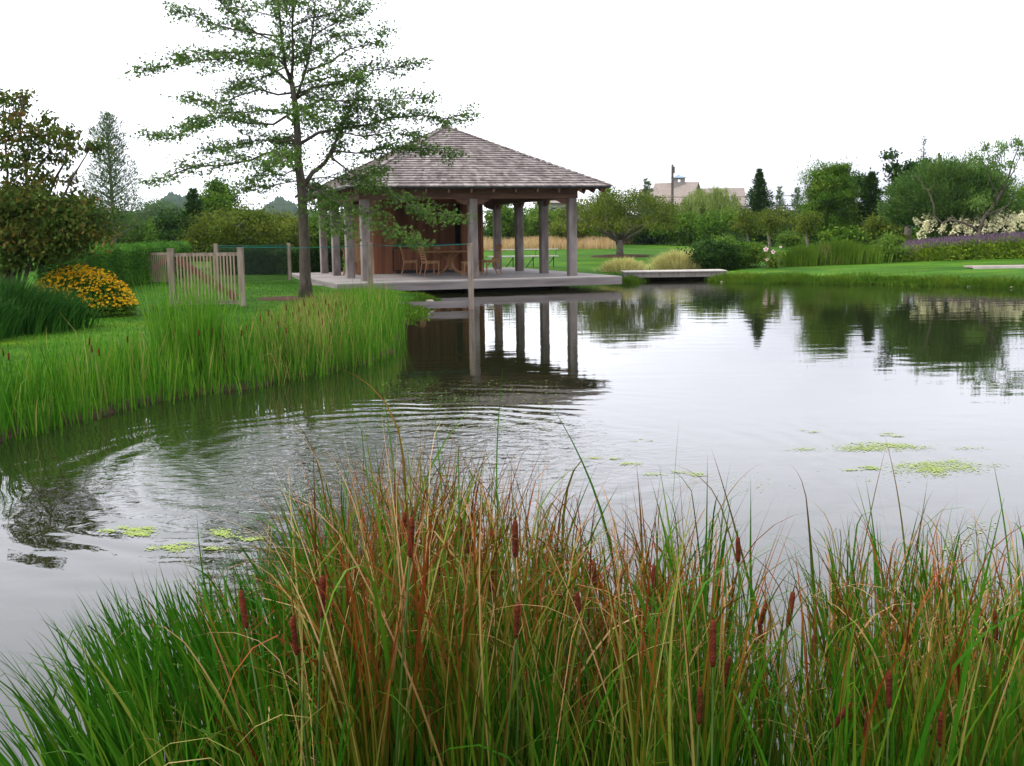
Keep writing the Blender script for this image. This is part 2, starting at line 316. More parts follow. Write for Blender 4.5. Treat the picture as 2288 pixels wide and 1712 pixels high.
def quads(name, V, nper, m, parent=None, attrs=None, origin=None, strips=None):
    """V: (N, nper, 3); nper 4 -> one quad each, 3 -> one triangle, strips=k -> k quads per blade (2(k+1) verts)"""
    V = np.asarray(V, np.float32); Nn = V.shape[0]
    if origin is not None: V = V - np.array(origin, np.float32)
    me = bpy.data.meshes.new(name); me.vertices.add(Nn * nper); me.vertices.foreach_set('co', V.reshape(-1))
    if strips:
        k = strips; b = (np.arange(Nn) * nper)[:, None, None]; i = np.arange(k)[None, :, None] * 2
        idx = (b + i + np.array([0, 1, 3, 2])[None, None, :]).reshape(-1); ls = 4; nf = Nn * k
    else: idx = np.arange(Nn * nper); ls = nper; nf = Nn
    me.loops.add(len(idx)); me.loops.foreach_set('vertex_index', idx.astype(np.int32))
    me.polygons.add(nf); me.polygons.foreach_set('loop_start', (np.arange(nf) * ls).astype(np.int32))
    me.polygons.foreach_set('loop_total', np.full(nf, ls, np.int32))
    for kk, a in (attrs or {}).items():
        a = np.asarray(a, np.float32)
        if a.ndim == 1: a = np.repeat(a, nper)
        me.attributes.new(kk, 'FLOAT', 'POINT').data.foreach_set('value', a.reshape(-1))
    me.update(calc_edges=True); me.validate()
    if strips: me.polygons.foreach_set('use_smooth', [True] * nf)
    return link(name, me, m, parent, origin)
def unit(a): return a / (np.linalg.norm(a, axis=-1, keepdims=True) + 1e-9)
def leafV(P, L_, W_, axis=None, bias=(0, 0, 0), spread=1.0, lobes=1):
    """diamond leaves, slightly folded; lobes 3 adds two side lobes (a star-like oak leaf)"""
    n = len(P); a = unit(rng.normal(size=(n, 3)) * spread + (np.array(bias) if axis is None else axis))
    b = unit(np.cross(a, unit(rng.normal(size=(n, 3)) + np.array([0, 0, 1.2]))))
    L_ = (L_ * rng.uniform(.65, 1.25, n))[:, None]; W_ = (W_ * rng.uniform(.7, 1.2, n))[:, None]
    nrm = np.cross(a, b) * W_ * .18
    def dia(p, ax, bx, l_, w_): return np.stack([p, p + ax * l_ * .5 + bx * w_ * .5 + nrm, p + ax * l_, p + ax * l_ * .5 - bx * w_ * .5 + nrm], 1)
    q = [dia(P, a, b, L_, W_ if lobes == 1 else W_ * .5)]
    if lobes == 3:
        c1 = unit(a * .55 + b); c2 = unit(a * .55 - b); p = P + a * L_ * .3
        q += [dia(p, c1, unit(np.cross(np.cross(a, b), c1)), L_ * .55, W_ * .42), dia(p, c2, unit(np.cross(np.cross(a, b), c2)), L_ * .55, W_ * .42)]
    return q
def crown(name, P, L_, W_, m, parent, tint=None, lobes=1, **k):
    q = leafV(P, L_, W_, lobes=lobes, **k); V = np.concatenate(q)
    t = np.clip((rng.uniform(0, 1, len(P)) * .6 + (tint if tint is not None else .5) * .55 - .07), 0, 1)
    return quads(name, V, 4, m, parent, {'tint': np.tile(t, len(q))})
def tag(o, label=None, cat=None, group=None, kind=None):
    if label: o['label'] = label
    if cat: o['category'] = cat
    if group: o['group'] = group
    if kind: o['kind'] = kind
    return o
def empty(name, loc=(0, 0, 0), rz=0.0, **k):
    o = bpy.data.objects.new(name, None); C.objects.link(o); o.location = loc; o.rotation_euler = (0, 0, rz); o.empty_display_size = .2
    return tag(o, **k)
def copy_tree(o, parent=None):
    c = o.copy(); C.objects.link(c); c.parent = parent
    for ch in list(o.children): copy_tree(ch, c)
    return c

# ------------------------------------------------------------------ ground, water
def axis_pts(lo, hi, step, reach, g=1.16):
    a = list(np.arange(lo, hi + 1e-6, step)); s = step
    x = a[-1]
    while x < reach: s *= g; x += s; a.append(x)
    s = step; x = a[0]
    while x > -reach: s *= g; x -= s; a.insert(0, x)
    return np.array(a)
xs = axis_pts(-13, 24, .2, 2500); ys = axis_pts(1, 46, .2, 2500)
GX, GY = np.meshgrid(xs, ys); GZ = land(GX, GY)
nx, ny = len(xs), len(ys)
V = np.stack([GX, GY, GZ], -1).reshape(-1, 3)
me = bpy.data.meshes.new('ground'); me.vertices.add(len(V)); me.vertices.foreach_set('co', V.astype(np.float32).reshape(-1))
ii = (np.arange(ny - 1)[:, None] * nx + np.arange(nx - 1)[None, :]).reshape(-1)
idx = np.stack([ii, ii + 1, ii + nx + 1, ii + nx], -1).reshape(-1)
me.loops.add(len(idx)); me.loops.foreach_set('vertex_index', idx.astype(np.int32)); me.polygons.add(len(ii))
me.polygons.foreach_set('loop_start', (np.arange(len(ii)) * 4).astype(np.int32)); me.polygons.foreach_set('loop_total', np.full(len(ii), 4, np.int32))
me.update(calc_edges=True); me.polygons.foreach_set('use_smooth', [True] * len(ii))
tag(link('ground', me, M['lawn']), 'mown green lawn sloping gently down to the pond bank', 'lawn', kind='structure')
mb = MB(); mb.add([(-14, .5, 0), (30, .5, 0), (30, 44, 0), (-14, 44, 0)], [(0, 1, 2, 3)])
tag(mb.build('water', M['water']), 'calm reflecting pond with faint rings of ripples', 'pond', kind='structure')

# mulch rings, laid just above the turf
def disc(name, c, ra, rb, m, h=.05, **k):
    mb = MB(); n = 40; V = []; Fc = []
    rings = [(0, h), (.5, h), (.85, h * .6), (1.0, -.02)]
    for i, (q, hh) in enumerate(rings):
        for j in range(n):
            a = j * 2 * math.pi / n; wv = 1 + .06 * math.sin(3 * a + 1) + .04 * math.sin(7 * a)
            x = c[0] + ra * q * wv * math.cos(a); y = c[1] + rb * q * wv * math.sin(a)
            V.append((x, y, lz(x, y) + hh))
    for i in range(3):
        for j in range(n): Fc.append((i * n + j, i * n + (j + 1) % n, (i + 1) * n + (j + 1) % n, (i + 1) * n + j))
    mb.add(V, Fc); return tag(mb.build(name, m, smooth=True), kind='structure', **k)
OAK = gp(682, 668); CH = gp(1385, 574)
disc('mulch_bed', OAK, 1.25, .9, M['mulch'], .04, label='dark mulch ring around the foot of the tall oak', cat='mulch')
disc('mulch_bed', CH, 1.45, 1.3, M['mulch'], .1, label='raised reddish mulch ring under the spreading tree on the far lawn', cat='mulch')

# ------------------------------------------------------------------ pavilion
PAV = Vector((-4.156, 33.6449, 0)); YAW = .3133
PW, BAY, DZ, BEAMB = 6.344, 2.53, .36, 2.686
DL, DR, DF, DB = 1.048, 1.041, 1.36, 1.49
EL, ER, EF, EB, EZ = .62, .92, .84, 1.0, 3.03
pav = empty('pavilion', PAV, YAW, label='open cedar pavilion with hipped shingle roof on a deck over the pond', cat='pavilion')
PD = 3 * BAY
def pinv(v):
    d = Vector(v) - PAV; c, s = math.cos(YAW), math.sin(YAW); return Vector((d.x * c + d.y * s, -d.x * s + d.y * c, d.z))
def ploc(a, b, z):
    c, s = math.cos(YAW), math.sin(YAW); return Vector((PAV.x + a * c - b * s, PAV.y + a * s + b * c, z))
# deck boards
mb = MB(); y = -DF; bw = .142
while y < PD + DB:
    mb.box(((PW + DR - DL) / 2, y + bw / 2, DZ - .02), (PW + DL + DR + .05, bw - .007, .04), tint=random.random()); y += bw
mb.build('deck_boards', M['deck'], pav)
mb = MB(); x0, x1, y0, y1 = -DL, PW + DR, -DF, y
for a, b in (((x0, y0), (x1, y0)), ((x1, y0), (x1, y1)), ((x1, y1), (x0, y1)), ((x0, y1), (x0, y0))):
    mb.beam((a[0], a[1], DZ - .142), (b[0], b[1], DZ - .142), .05, .19)
mb.build('deck_fascia', M['fascia'], pav)
for a in (.2, 3.2, 6.0):
    for b in (.6, 3.5, 6.8):
        MB().box((a, b, -.2), (.25, .25, .85)).build('deck_pier', M['beam'], pav)
mb = MB()
for b in np.arange(-.8, 8.8, 1.2): mb.box(((PW) / 2, b, DZ - .15), (PW + 1.9, .06, .2))
mb.build('deck_joists', M['beam'], pav)
# posts
posts = [(0, i) for i in range(4)] + [(1, i) for i in range(4)] + [(.508, 0), (.5, 3)]
bracket_prof = [(0, 0), (.36, 0), (.36, -.05), (.16, -.15), (0, -.17)]
for fx, i in posts:
    a, b = PW * fx, BAY * i
    p = MB()
    hw = .128
    V = []
    for z in (DZ, BEAMB):
        for dx, dy in ((-1, -.82), (-.82, -1), (.82, -1), (1, -.82), (1, .82), (.82, 1), (-.82, 1), (-1, .82)): V.append((a + dx * hw, b + dy * hw, z))
    p.add(V, [tuple(range(8))[::-1], tuple(range(8, 16))] + [(j, (j + 1) % 8, 8 + (j + 1) % 8, 8 + j) for j in range(8)])
    po = p.build('post', M['cedar'], pav)
    # curved corbels under the beam
    dirs = []
    if i in (0, 3): dirs += [(1, 0)] if fx == 0 else ([(-1, 0)] if fx == 1 else [(1, 0), (-1, 0)])
    if fx in (0, 1): dirs += ([(0, 1)] if i < 3 else []) + ([(0, -1)] if i > 0 else [])
    for dx, dy in dirs:
        q = MB(); V = []
        for t in (-.05, .05):
            for u, z in bracket_prof: V.append((a + dx * (hw + u) + dy * t, b + dy * (hw + u) + dx * t, BEAMB + z - .004))
        q.add(V, [(0, 1, 2, 3, 4), (9, 8, 7, 6, 5)] + [(j, 5 + j, 5 + (j + 1) % 5, (j + 1) % 5) for j in range(5)])
        q.build('bracket', M['beam'], pav)
# beams
for nm, a, b in (('front', (-.16, 0), (PW + .16, 0)), ('back', (-.16, PD), (PW + .16, PD)), ('l', (0, .13), (0, PD - .13)), ('r', (PW, .13), (PW, PD - .13))):
    MB().beam((a[0], a[1], BEAMB + .15), (b[0], b[1], BEAMB + .15), .24, .30).build('beam', M['beam'], pav)
# roof
rx0, rx1, ry0, ry1 = -EL, PW + ER, -EF, PD + EB
AP = Vector((3.42, 3.62, 0)); pw_ = ploc(AP.x, AP.y, 0)
zz = 4.9
for _ in range(40):
    v = Vector((pw_.x, pw_.y, zz - HC)); yy = CY - F * v.dot(upv) / v.dot(fwd); zz += (yy - 284) * .008
AP.z = zz
corners = [Vector((rx0, ry0, EZ)), Vector((rx1, ry0, EZ)), Vector((rx1, ry1, EZ)), Vector((rx0, ry1, EZ))]
mb = MB(); mb.add([tuple(c) for c in corners] + [tuple(AP)] + [tuple(c - Vector((0, 0, .05))) for c in corners] + [tuple(AP - Vector((0, 0, .08)))],
    [(0, 1, 4), (1, 2, 4), (2, 3, 4), (3, 0, 4), (5, 9, 6), (6, 9, 7), (7, 9, 8), (8, 9, 5), (0, 5, 6, 1), (1, 6, 7, 2), (2, 7, 8, 3), (3, 8, 5, 0)])
roof = mb.build('roof', M['beam'], pav)
sh = MB(); NC = 27
for s in range(4):
    A, B = corners[s], corners[(s + 1) % 4]; nrm = (B - A).cross(AP - A).normalized()
    for c in range(NC):
        t0, t1 = c / NC, min(1, (c + 1.06) / NC)
        if c == 0: t0 = -.012
        a0, b0 = A.lerp(AP, t0), B.lerp(AP, t0); a1, b1 = A.lerp(AP, t1), B.lerp(AP, t1)
        ln = (b0 - a0).length; k = max(1, int(ln / .13)); cuts = np.concatenate([[0], np.sort((np.arange(1, k) + rng.uniform(-.3, .3, k - 1)) / k), [1]])
        for u0_, u1_ in zip(cuts[:-1], cuts[1:]):
            th = .038 + random.uniform(-.004, .005); lift = nrm * th; hh = nrm * .003
            l0 = random.uniform(-.012, .012) / .25
            p0 = a0.lerp(b0, u0_); p1 = a0.lerp(b0, u1_); p2 = a1.lerp(b1, u1_); p3 = a1.lerp(b1, u0_)
            dn = (p0 - p3) * l0 * .5
            V = [p0 + lift + dn, p1 + lift + dn, p2 + hh, p3 + hh, p0 + dn + hh * .3, p1 + dn + hh * .3]
            sh.add([tuple(v) for v in V], [(0, 1, 2, 3), (4, 5, 1, 0), (0, 3, 4), (1, 5, 2)], tint=random.betavariate(1.8, 1.8))
sh.build('shingles', M['shingle'], roof)
for s in range(4):   # hip caps
    cp = MB(); A = corners[s]
    for c in range(26):
        p = A.lerp(AP, c / 26); q = A.lerp(AP, (c + 1.15) / 26); cp.beam(p + Vector((0, 0, .045)), q + Vector((0, 0, .022)), .16, .02, tint=random.random())
    cp.build('hip_cap', M['shingle'], roof)
MB().lathe((AP.x, AP.y, AP.z), [(.16, 0), (.14, .05), (.02, .09)], 8).build('roof_cap', M['shingle'], roof)
# rafters under the eaves
def rafter(p, q, h=.12, wd=.055):
    MB().beam(p, q, wd, h).build('rafter', M['beam'], pav)
for k in range(12):
    t = rx0 + .25 + (rx1 - rx0 - .5) * k / 11
    for yy_, sg in ((ry0 + .06, 1), (ry1 - .06, -1)):
        dist = min(t - rx0, rx1 - t, 1.5); slope = (AP.z - EZ) / (AP.y - ry0 if sg > 0 else ry1 - AP.y)
        rafter((t, yy_, EZ - .13), (t, yy_ + sg * max(.3, dist), EZ - .13 + max(.3, dist) * slope))
for k in range(12):
    t = ry0 + .3 + (ry1 - ry0 - .6) * k / 11
    for xx_, sg in ((rx0 + .06, 1), (rx1 - .06, -1)):
        dist = min(t - ry0, ry1 - t, 1.5); slope = (AP.z - EZ) / (AP.x - rx0 if sg > 0 else rx1 - AP.x)
        rafter((xx_, t, EZ - .13), (xx_ + sg * max(.3, dist), t, EZ - .13 + max(.3, dist) * slope))
for c in corners: rafter(c.lerp(AP, .03) - Vector((0, 0, .15)), c.lerp(AP, .4) - Vector((0, 0, .15)), .16, .08)
# metal drip edge
mb = MB()
for s in range(4):
    A, B = corners[s], corners[(s + 1) % 4]; mb.beam(A - Vector((0, 0, .03)), B - Vector((0, 0, .03)), .03, .06)
mb.build('drip_edge', M['metal_dark'], roof)
# bar hut at the back
wl = pinv(atz(831, 612, DZ)); wr = pinv(atz(1087, 607.5, DZ)); FB = (wl.y + wr.y) / 2; xa, xb = wl.x, wr.x; WT = BEAMB + .3; BB = PD - .2
def boards(name, x0, x1, yv, z0, z1, m, vertical=True, along='x', bwid=.13, th=.03):
    mb = MB(); n = max(1, round((x1 - x0) / bwid)); b = (x1 - x0) / n
    for i in range(n):
        c = x0 + b * (i + .5); tn = random.random()
        if along == 'x': mb.box((c, yv, (z0 + z1) / 2), (b - .008, th, z1 - z0), tint=tn)
        else: mb.box((yv, c, (z0 + z1) / 2), (th, b - .008, z1 - z0), tint=tn)
    return mb.build(name, m, pav)
W_ = xb - xa; lp, rp_ = W_ * .20, W_ * .19
boards('wall_panel', xa, xa + lp, FB, DZ + .01, WT, M['redwood'])
boards('wall_panel', xb - rp_, xb, FB, DZ + .01, WT, M['redwood'])
boards('side_wall', FB + .03, BB, xa + .015, DZ + .01, WT, M['redwood'], along='y')
boards('side_wall', FB + .03, BB, xb - .015, DZ + .01, WT, M['redwood'], along='y')
boards('dark_backing', xa + .04, xb - .04, BB, DZ + .01, WT, M['dark_in'])
CT = DZ + .98
boards('counter_front', xa + lp, xb - rp_, FB + .04, DZ + .1, CT - .06, M['redwood'])
MB().box(((xa + lp + xb - rp_) / 2, FB + .25, CT - .025), (xb - xa - lp - rp_ - .01, .55, .05)).build('counter_top', M['counter'], pav)
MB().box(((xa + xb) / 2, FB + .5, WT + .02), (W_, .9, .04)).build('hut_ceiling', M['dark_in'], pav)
MB().box(((xa + xb) / 2, FB - .03, WT - .17), (W_ - lp - rp_ + .3, .05, .3)).build('header_board', M['redwood'], pav)
boards('shelf_wall', xa + lp, xb - rp_, FB + .9, DZ, WT, M['redwood'])
for (q0, q1) in ((.17, .42),):
    fr = MB(); X0, X1, Z0, Z1 = xa + W_ * q0, xa + W_ * q1, DZ + .1, CT - .12
    for a, b in (((X0, Z0), (X1, Z0)), ((X1, Z0), (X1, Z1)), ((X1, Z1), (X0, Z1)), ((X0, Z1), (X0, Z0))):
        fr.beam((a[0], FB - .03, a[1]), (b[0], FB - .03, b[1]), .04, .03, up=(0, 1, 0))
    fr.build('cabinet_door_frame', M['bark_dark'], pav)
MB().box((xa + W_ * .5, FB + .02, DZ + .05), (W_ * .62, .03, .09)).build('toe_kick', M['counter'], pav)
for xx in (xb - .03, xb - rp_): MB().box((xx, FB - .05, (DZ + WT) / 2), (.09, .09, WT - DZ)).build('corner_post', M['redwood'], pav)
pl = pinv(atz(802, 614, DZ)); boards('side_board', pl.x - .15, pl.x + .15, pl.y, DZ + .01, BEAMB, M['paleboard'])
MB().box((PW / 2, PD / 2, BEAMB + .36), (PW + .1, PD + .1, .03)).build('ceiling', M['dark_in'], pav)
# kitchen things sitting in the bar opening
# ------------------------------------------------------------------ dining set
def make_chair():
    t = empty('dining_chair', (0, 0, 0)); S = .46
    mb = MB(); mb.box((0, 0, S - .02), (.46, .48, .035)); mb.box((0, 0, S - .06), (.40, .42, .05)); mb.build('seat', M['teak'], t)
    for sy in (-1, 1):
        MB().tube([(.2, sy * .2, 0), (.205, sy * .2, .2), (.2, sy * .2, S - .03)], [.019, .021, .023], 6).build('leg', M['teak'], t)
        MB().tube([(-.31, sy * .2, 0), (-.25, sy * .2, .16), (-.205, sy * .2, S - .08), (-.22, sy * .2, S - .03)], [.02, .022, .024, .024], 6).build('leg', M['teak'], t)
    mb = MB()
    for sy in (-1, 1): mb.tube([(-.215, sy * .2, S - .04), (-.25, sy * .2, .65), (-.33, sy * .2, .93)], [.024, .022, .018], 6)
    for k in range(6):
        z = .53 + k * .075; x = -.225 - (z - .46) ** 1.3 * .27; mb.box((x, 0, z), (.014, .38, .045 if k < 5 else .07))
    mb.build('backrest', M['teak'], t); return t
ch0 = make_chair()
chairs = [(918, 612.8, -.12, 'teak chair left of the table, set back against the bar counter, facing it sideways'),
          (962, 615.0, .30, 'teak chair at the near left of the table with its slatted back towards the pond'),
          (1096, 612.5, math.pi + .25, 'teak chair on the right side of the round table, leaning back open to the lawn'),
          (789, 614.5, -.1, 'teak chair half hidden behind the left row of posts')]
for i, (px, py, rz, lab) in enumerate(chairs):
    c = ch0 if i == 0 else copy_tree(ch0); p = atz(px, py, DZ); c.location = p; c.rotation_euler = (0, 0, rz + .15)
    tag(c, lab, 'chair', 'chairs around the pavilion table')
p = atz(1051, 616.5, DZ); st = empty('stool', p, .25, label='low backless teak stool in front of the table behind the middle post', cat='stool')
mb = MB(); mb.box((0, 0, .43), (.52, .42, .035)); mb.box((0, 0, .385), (.46, .36, .05)); mb.build('seat', M['teak'], st)
for sx in (-1, 1):
    for sy in (-1, 1): MB().tube([(sx * .23, sy * .18, 0), (sx * .22, sy * .17, .36)], [.02, .024], 6).build('leg', M['teak'], st)
p = atz(1006, 611.5, DZ); tb = empty('dining_table', p, .2, label='round teak table on curved pedestal legs inside the pavilion', cat='table')
MB().lathe((0, 0, .70), [(.70, 0), (.80, .015), (.80, .04), (.78, .05)], 32).build('tabletop', M['teak'], tb)
MB().lathe((0, 0, .12), [(.06, 0), (.05, .2), (.07, .5), (.16, .575)], 12).build('pedestal', M['teak'], tb)
for k in range(4):
    a = k * math.pi / 2 + .5; c, s = math.cos(a), math.sin(a)
    MB().tube([(r_ * c, r_ * s, z) for r_, z in ((.52, .03), (.42, .05), (.24, .12), (.09, .28), (.08, .42), (.2, .58), (.42, .68))], [.032, .03, .03, .034, .034, .03, .025], 6).build('leg', M['teak'], tb)

# long bench on the lawn behind
def bench():
    a = gp(1092, 596); b = gp(1250, 601); D = (a.y + b.y) / 2
    a = Vector((a.x, D + .3, 0)); b = Vector((b.x, D, 0)); z0 = lz(a.x, a.y)
    ln = (b - a).length; t = empty('garden_bench', ((a + b) / 2)[:2] + (z0,), math.atan2(b.y - a.y, b.x - a.x), label='long pale bench with a raised back rail on the lawn behind the pavilion', cat='bench')
    MB().box((0, 0, .42), (ln, .38, .045)).build('seat', M['metal_pale'], t)
    MB().box((0, .32, .68), (ln * .98, .16, .03)).build('back_rail', M['metal_pale'], t)
    for k in range(4):
        x = -ln / 2 + .18 + (ln - .36) * k / 3
        MB().beam((x, 0, 0), (x, 0, .4), .035, .035, up=(0, 1, 0)).build('leg', M['metal_dark'], t)
        MB().beam((x - .28, .02, 0), (x + .02, .2, .4), .03, .03, up=(0, 1, 0)).build('brace', M['metal_dark'], t)
        MB().beam((x + .05, .2, .42), (x + .1, .32, .67), .02, .02, up=(0, 1, 0)).build('rail_support', M['metal_dark'], t)
bench()

# ------------------------------------------------------------------ gates and wire fence
def gate(name, pxl, pxr, base_py, D, H, label, brace_up, n):
    a = atd(pxl, base_py, D); b = atd(pxr, base_py, D); z0 = min(lz(a.x, a.y), a.z + .05); ln = (b - a).length
    g = empty(name, (a.x, a.y, z0), math.atan2(b.y - a.y, b.x - a.x), label=label, cat='gate')
    for x in (0, ln): 
        p = MB(); p.box((x, 0, H / 2 - .1), (.115, .115, H + .2)); p.box((x, 0, H + .012), (.13, .13, .025)); p.build('gate_post', M['cedar_fence'], g)
    lf = MB(); lf.box((ln / 2, 0, H - .11), (ln - .13, .045, .07)); lf.build('top_rail', M['cedar_fence'], g); MB().box((ln / 2, 0, .08), (ln - .13, .045, .08)).build('bottom_rail', M['cedar_fence'], g)
    sl_ = MB()
    for k in range(n):
        x = .1 + (ln - .2) * (k + .5) / n; sl_.box((x, -.035, H / 2 - .01), (.030, .02, H - .24))
    sl_.build('slats', M['slat'], g)
    z_a, z_b = (.16, H - .2) if brace_up else (H - .2, .16)
    MB().beam((.12, .004, z_a), (ln - .12, .004, z_b), .03, .15, up=(0, 0, 1)).build('brace', M['brace'], g)
    return g
gate('picket_gate', 387, 542, 676, 24.2, 1.18, 'tall weathered picket gate with a red diagonal brace beside the oak', False, 18)
gate('picket_gate', 316, 386, 627, 35.5, 1.0, 'smaller far picket gate half hidden by the clipped hedge', True, 13)
wf = empty('wire_fence', gp(825, 668), 0, label='green wire strung between square wooden posts and a plank at the water', cat='fence')
wo = wf.location
P0 = atd(542, 552, 24.2); P1 = atd(825, 548, 26.0); P2 = atd(1050.5, 545, 26.2)
def fpost(p, z0, z1, wd=.115, par=wf, og=wo):
    MB().box((p.x - og.x, p.y - og.y, (z0 + z1) / 2 - og.z), (wd, wd, z1 - z0)).build('fence_post', M['cedar_fence'], par)
fpost(P1, 0.1, P1.z + .06); fpost(P2, -.8, P2.z + .02, .12)
def wirepts(a, b, sag, n=9): return [a.lerp(b, t / n) - Vector((0, 0, sag * 4 * (t / n) * (1 - t / n))) for t in range(n + 1)]
mb = MB(); mb.tube([p - wo for p in wirepts(P0, P1, .035)], .006, 5); mb.tube([p - wo for p in wirepts(P1, P2, .03)], .008, 5); mb.build('wire', M['wire'], wf)
a = atz(868, 690, .02); a = atd(868, 681, 26.0); b = atd(1046, 682, 26.2); a.z = b.z = .115
MB().beam(a - wo, b - wo, .04, .15).build('bottom_board', M['fascia'], wf)
bf = empty('netting_fence', gp(645, 618), 0, label='far netting fence with grey posts in front of the dark hedge', cat='fence'); bo = bf.location
Q0 = atd(482, 549, 35.5); Q1 = atd(645, 547, 39.0)
for q in (Q0, Q1): fpost(q, lz(q.x, q.y) - .1, q.z + .06, .11, bf, bo)
mb = MB()
for dz in (0, -.05): mb.tube([p - bo - Vector((0, 0, -dz)) for p in wirepts(Q0, Q1, .02)], .008, 5)
mb.build('wire', M['wire'], bf)
mb = MB(); n = 14
V = [tuple(Q0.lerp(Q1, i / n) - bo - Vector((0, 0, .03))) for i in range(n + 1)] + [(Q0.lerp(Q1, i / n).x - bo.x, Q0.lerp(Q1, i / n).y - bo.y + .03, lz(*Q0.lerp(Q1, i / n)[:2]) - bo.z + .02) for i in range(n + 1)]
mb.add(V, [(i, i + 1, n + 2 + i, n + 1 + i) for i in range(n)]); mb.build('netting', M['net'], bf)

# ------------------------------------------------------------------ concrete footbridge slab, terrace, rocks
A_ = atd(1395, 607, 38.9); B_ = atd(1625, 603, 38.9)
br = empty('footbridge', ((A_ + B_) / 2)[:2] + (0,), 0, label='low concrete footbridge slab over the dark inlet beside the deck', cat='footbridge')
ln = B_.x - A_.x; mb = MB(); mb.box((0, .65, .315), (ln, 1.35, .03)); mb.build('walkway', M['concrete'], br)
MB().box((0, .68, .215), (ln - .03, 1.28, .17)).build('slab_edge', M['concrete_side'], br)
i0 = atd(1440, 620, 38.9).x - (A_.x + B_.x) / 2; i1 = atd(1588, 620, 38.9).x - (A_.x + B_.x) / 2
for x in (i0 - .14, i1 + .12): MB().box((x, .75, -.1), (.28, 1.15, .46)).build('abutment', M['concrete_side'], br)
MB().box(((i0 + i1) / 2, 1.25, -.1), (i1 - i0 - .02, .1, .45)).build('dark_backing', M['dark_in'], br)  # added dark box, stands in for the shade under the slab
tp = gp(2240, 600); tr = empty('stone_terrace', tp, -.05, label='low pinkish paved terrace edge set in the lawn at the right', cat='terrace')
MB().box((.9, .5, .05), (3.6, 1.0, .05)).build('paving', M['pave'], tr); MB().box((.9, -.03, .03), (3.66, .08, .09)).build('edging', M['concrete'], tr)
def rock(c, s):
    mb = MB(); prof = [(.5, -.3), (1, 0), (.85, .45), (.45, .7), (.05, .75)]; k = 9; V = []
    for r_, z in prof:
        for j in range(k):
            a = j * 2 * math.pi / k; q = r_ * (1 + random.uniform(-.22, .22)); V.append((q * math.cos(a) * s * 1.5, q * math.sin(a) * s, z * s))
    Fc = [(i * k + j, i * k + (j + 1) % k, (i + 1) * k + (j + 1) % k, (i + 1) * k + j) for i in range(4) for j in range(k)] + [tuple(range(k))[::-1], tuple(4 * k + j for j in range(k))]
    mb.add(V, Fc); o = mb.build('shore_rock', M['rock'], smooth=True); o.location = c; return o
for (px, py, s) in ((1612, 631.5, .055), (1638, 631, .05), (1760, 632, .07), (1771, 633, .04), (1975, 633, .08), (1990, 634, .06), (2112, 638, .08), (2128, 639, .06), (2165, 642, .07), (2200, 642.5, .09), (2228, 643.5, .08), (2262, 645, .1), (1648, 631.2, .045), (2148, 641, .05)):
    p = atz(px, py - 1.2, 0.01); tag(rock(p, s * .62), 'small pale stone lying at the waterline of the far right bank', 'rock', 'stones along the far right bank')
p = atz(961, 674, .1); tag(rock(p, .07), 'pale stone at the tip of the grassy point by the deck', 'rock')

# ------------------------------------------------------------------ trees
def jitter(a): return Vector((rng.normal() * a, rng.normal() * a, rng.normal() * a))
def limb_to(mb, nodes, target, r_tip=.006, k=5, up=.15, rk=.02):
    NP = np.array([n[0] for n in nodes]); d = np.linalg.norm(NP - target, axis=1) + .9 * np.maximum(0, NP[:, 2] - target[2] + .05)
    i = int(np.argmin(d)); a = NP[i]; rr = nodes[i][1]; ln = np.linalg.norm(target - a); r0_ = min(rr * .75, .012 + rk * ln)
    n = 5; pts = []; j = rng.normal(size=3) * ln * .06
    for q in range(n + 1):
        t = q / n; p = a * (1 - t) + target * t + j * math.sin(t * math.pi) - np.array([0, 0, up * ln * math.sin(t * math.pi) * .5]); pts.append(p)
    rad = [r0_ * (1 - t / n) + r_tip * t / n for t in range(n + 1)]
    mb.tube(pts, rad, k)
    for p, r_ in list(zip(pts, rad))[2:]: nodes.append((p, r_))
def trunk_nodes(mb, pts, rad, k=9):
    P = np.array([tuple(p) for p in pts]); mb.tube(P, rad, k); out_ = []
    for i in range(len(P) - 1):
        for q in range(4):
            t = q / 4; out_.append((P[i] * (1 - t) + P[i + 1] * t, rad[i] * (1 - t) + rad[i + 1] * t))
    out_.append((P[-1], rad[-1])); return out_
def ball(n, shell=.55):
    v = unit(rng.normal(size=(n, 3))); r_ = rng.uniform(shell ** 3, 1, n) ** (1 / 3); return v * r_[:, None]

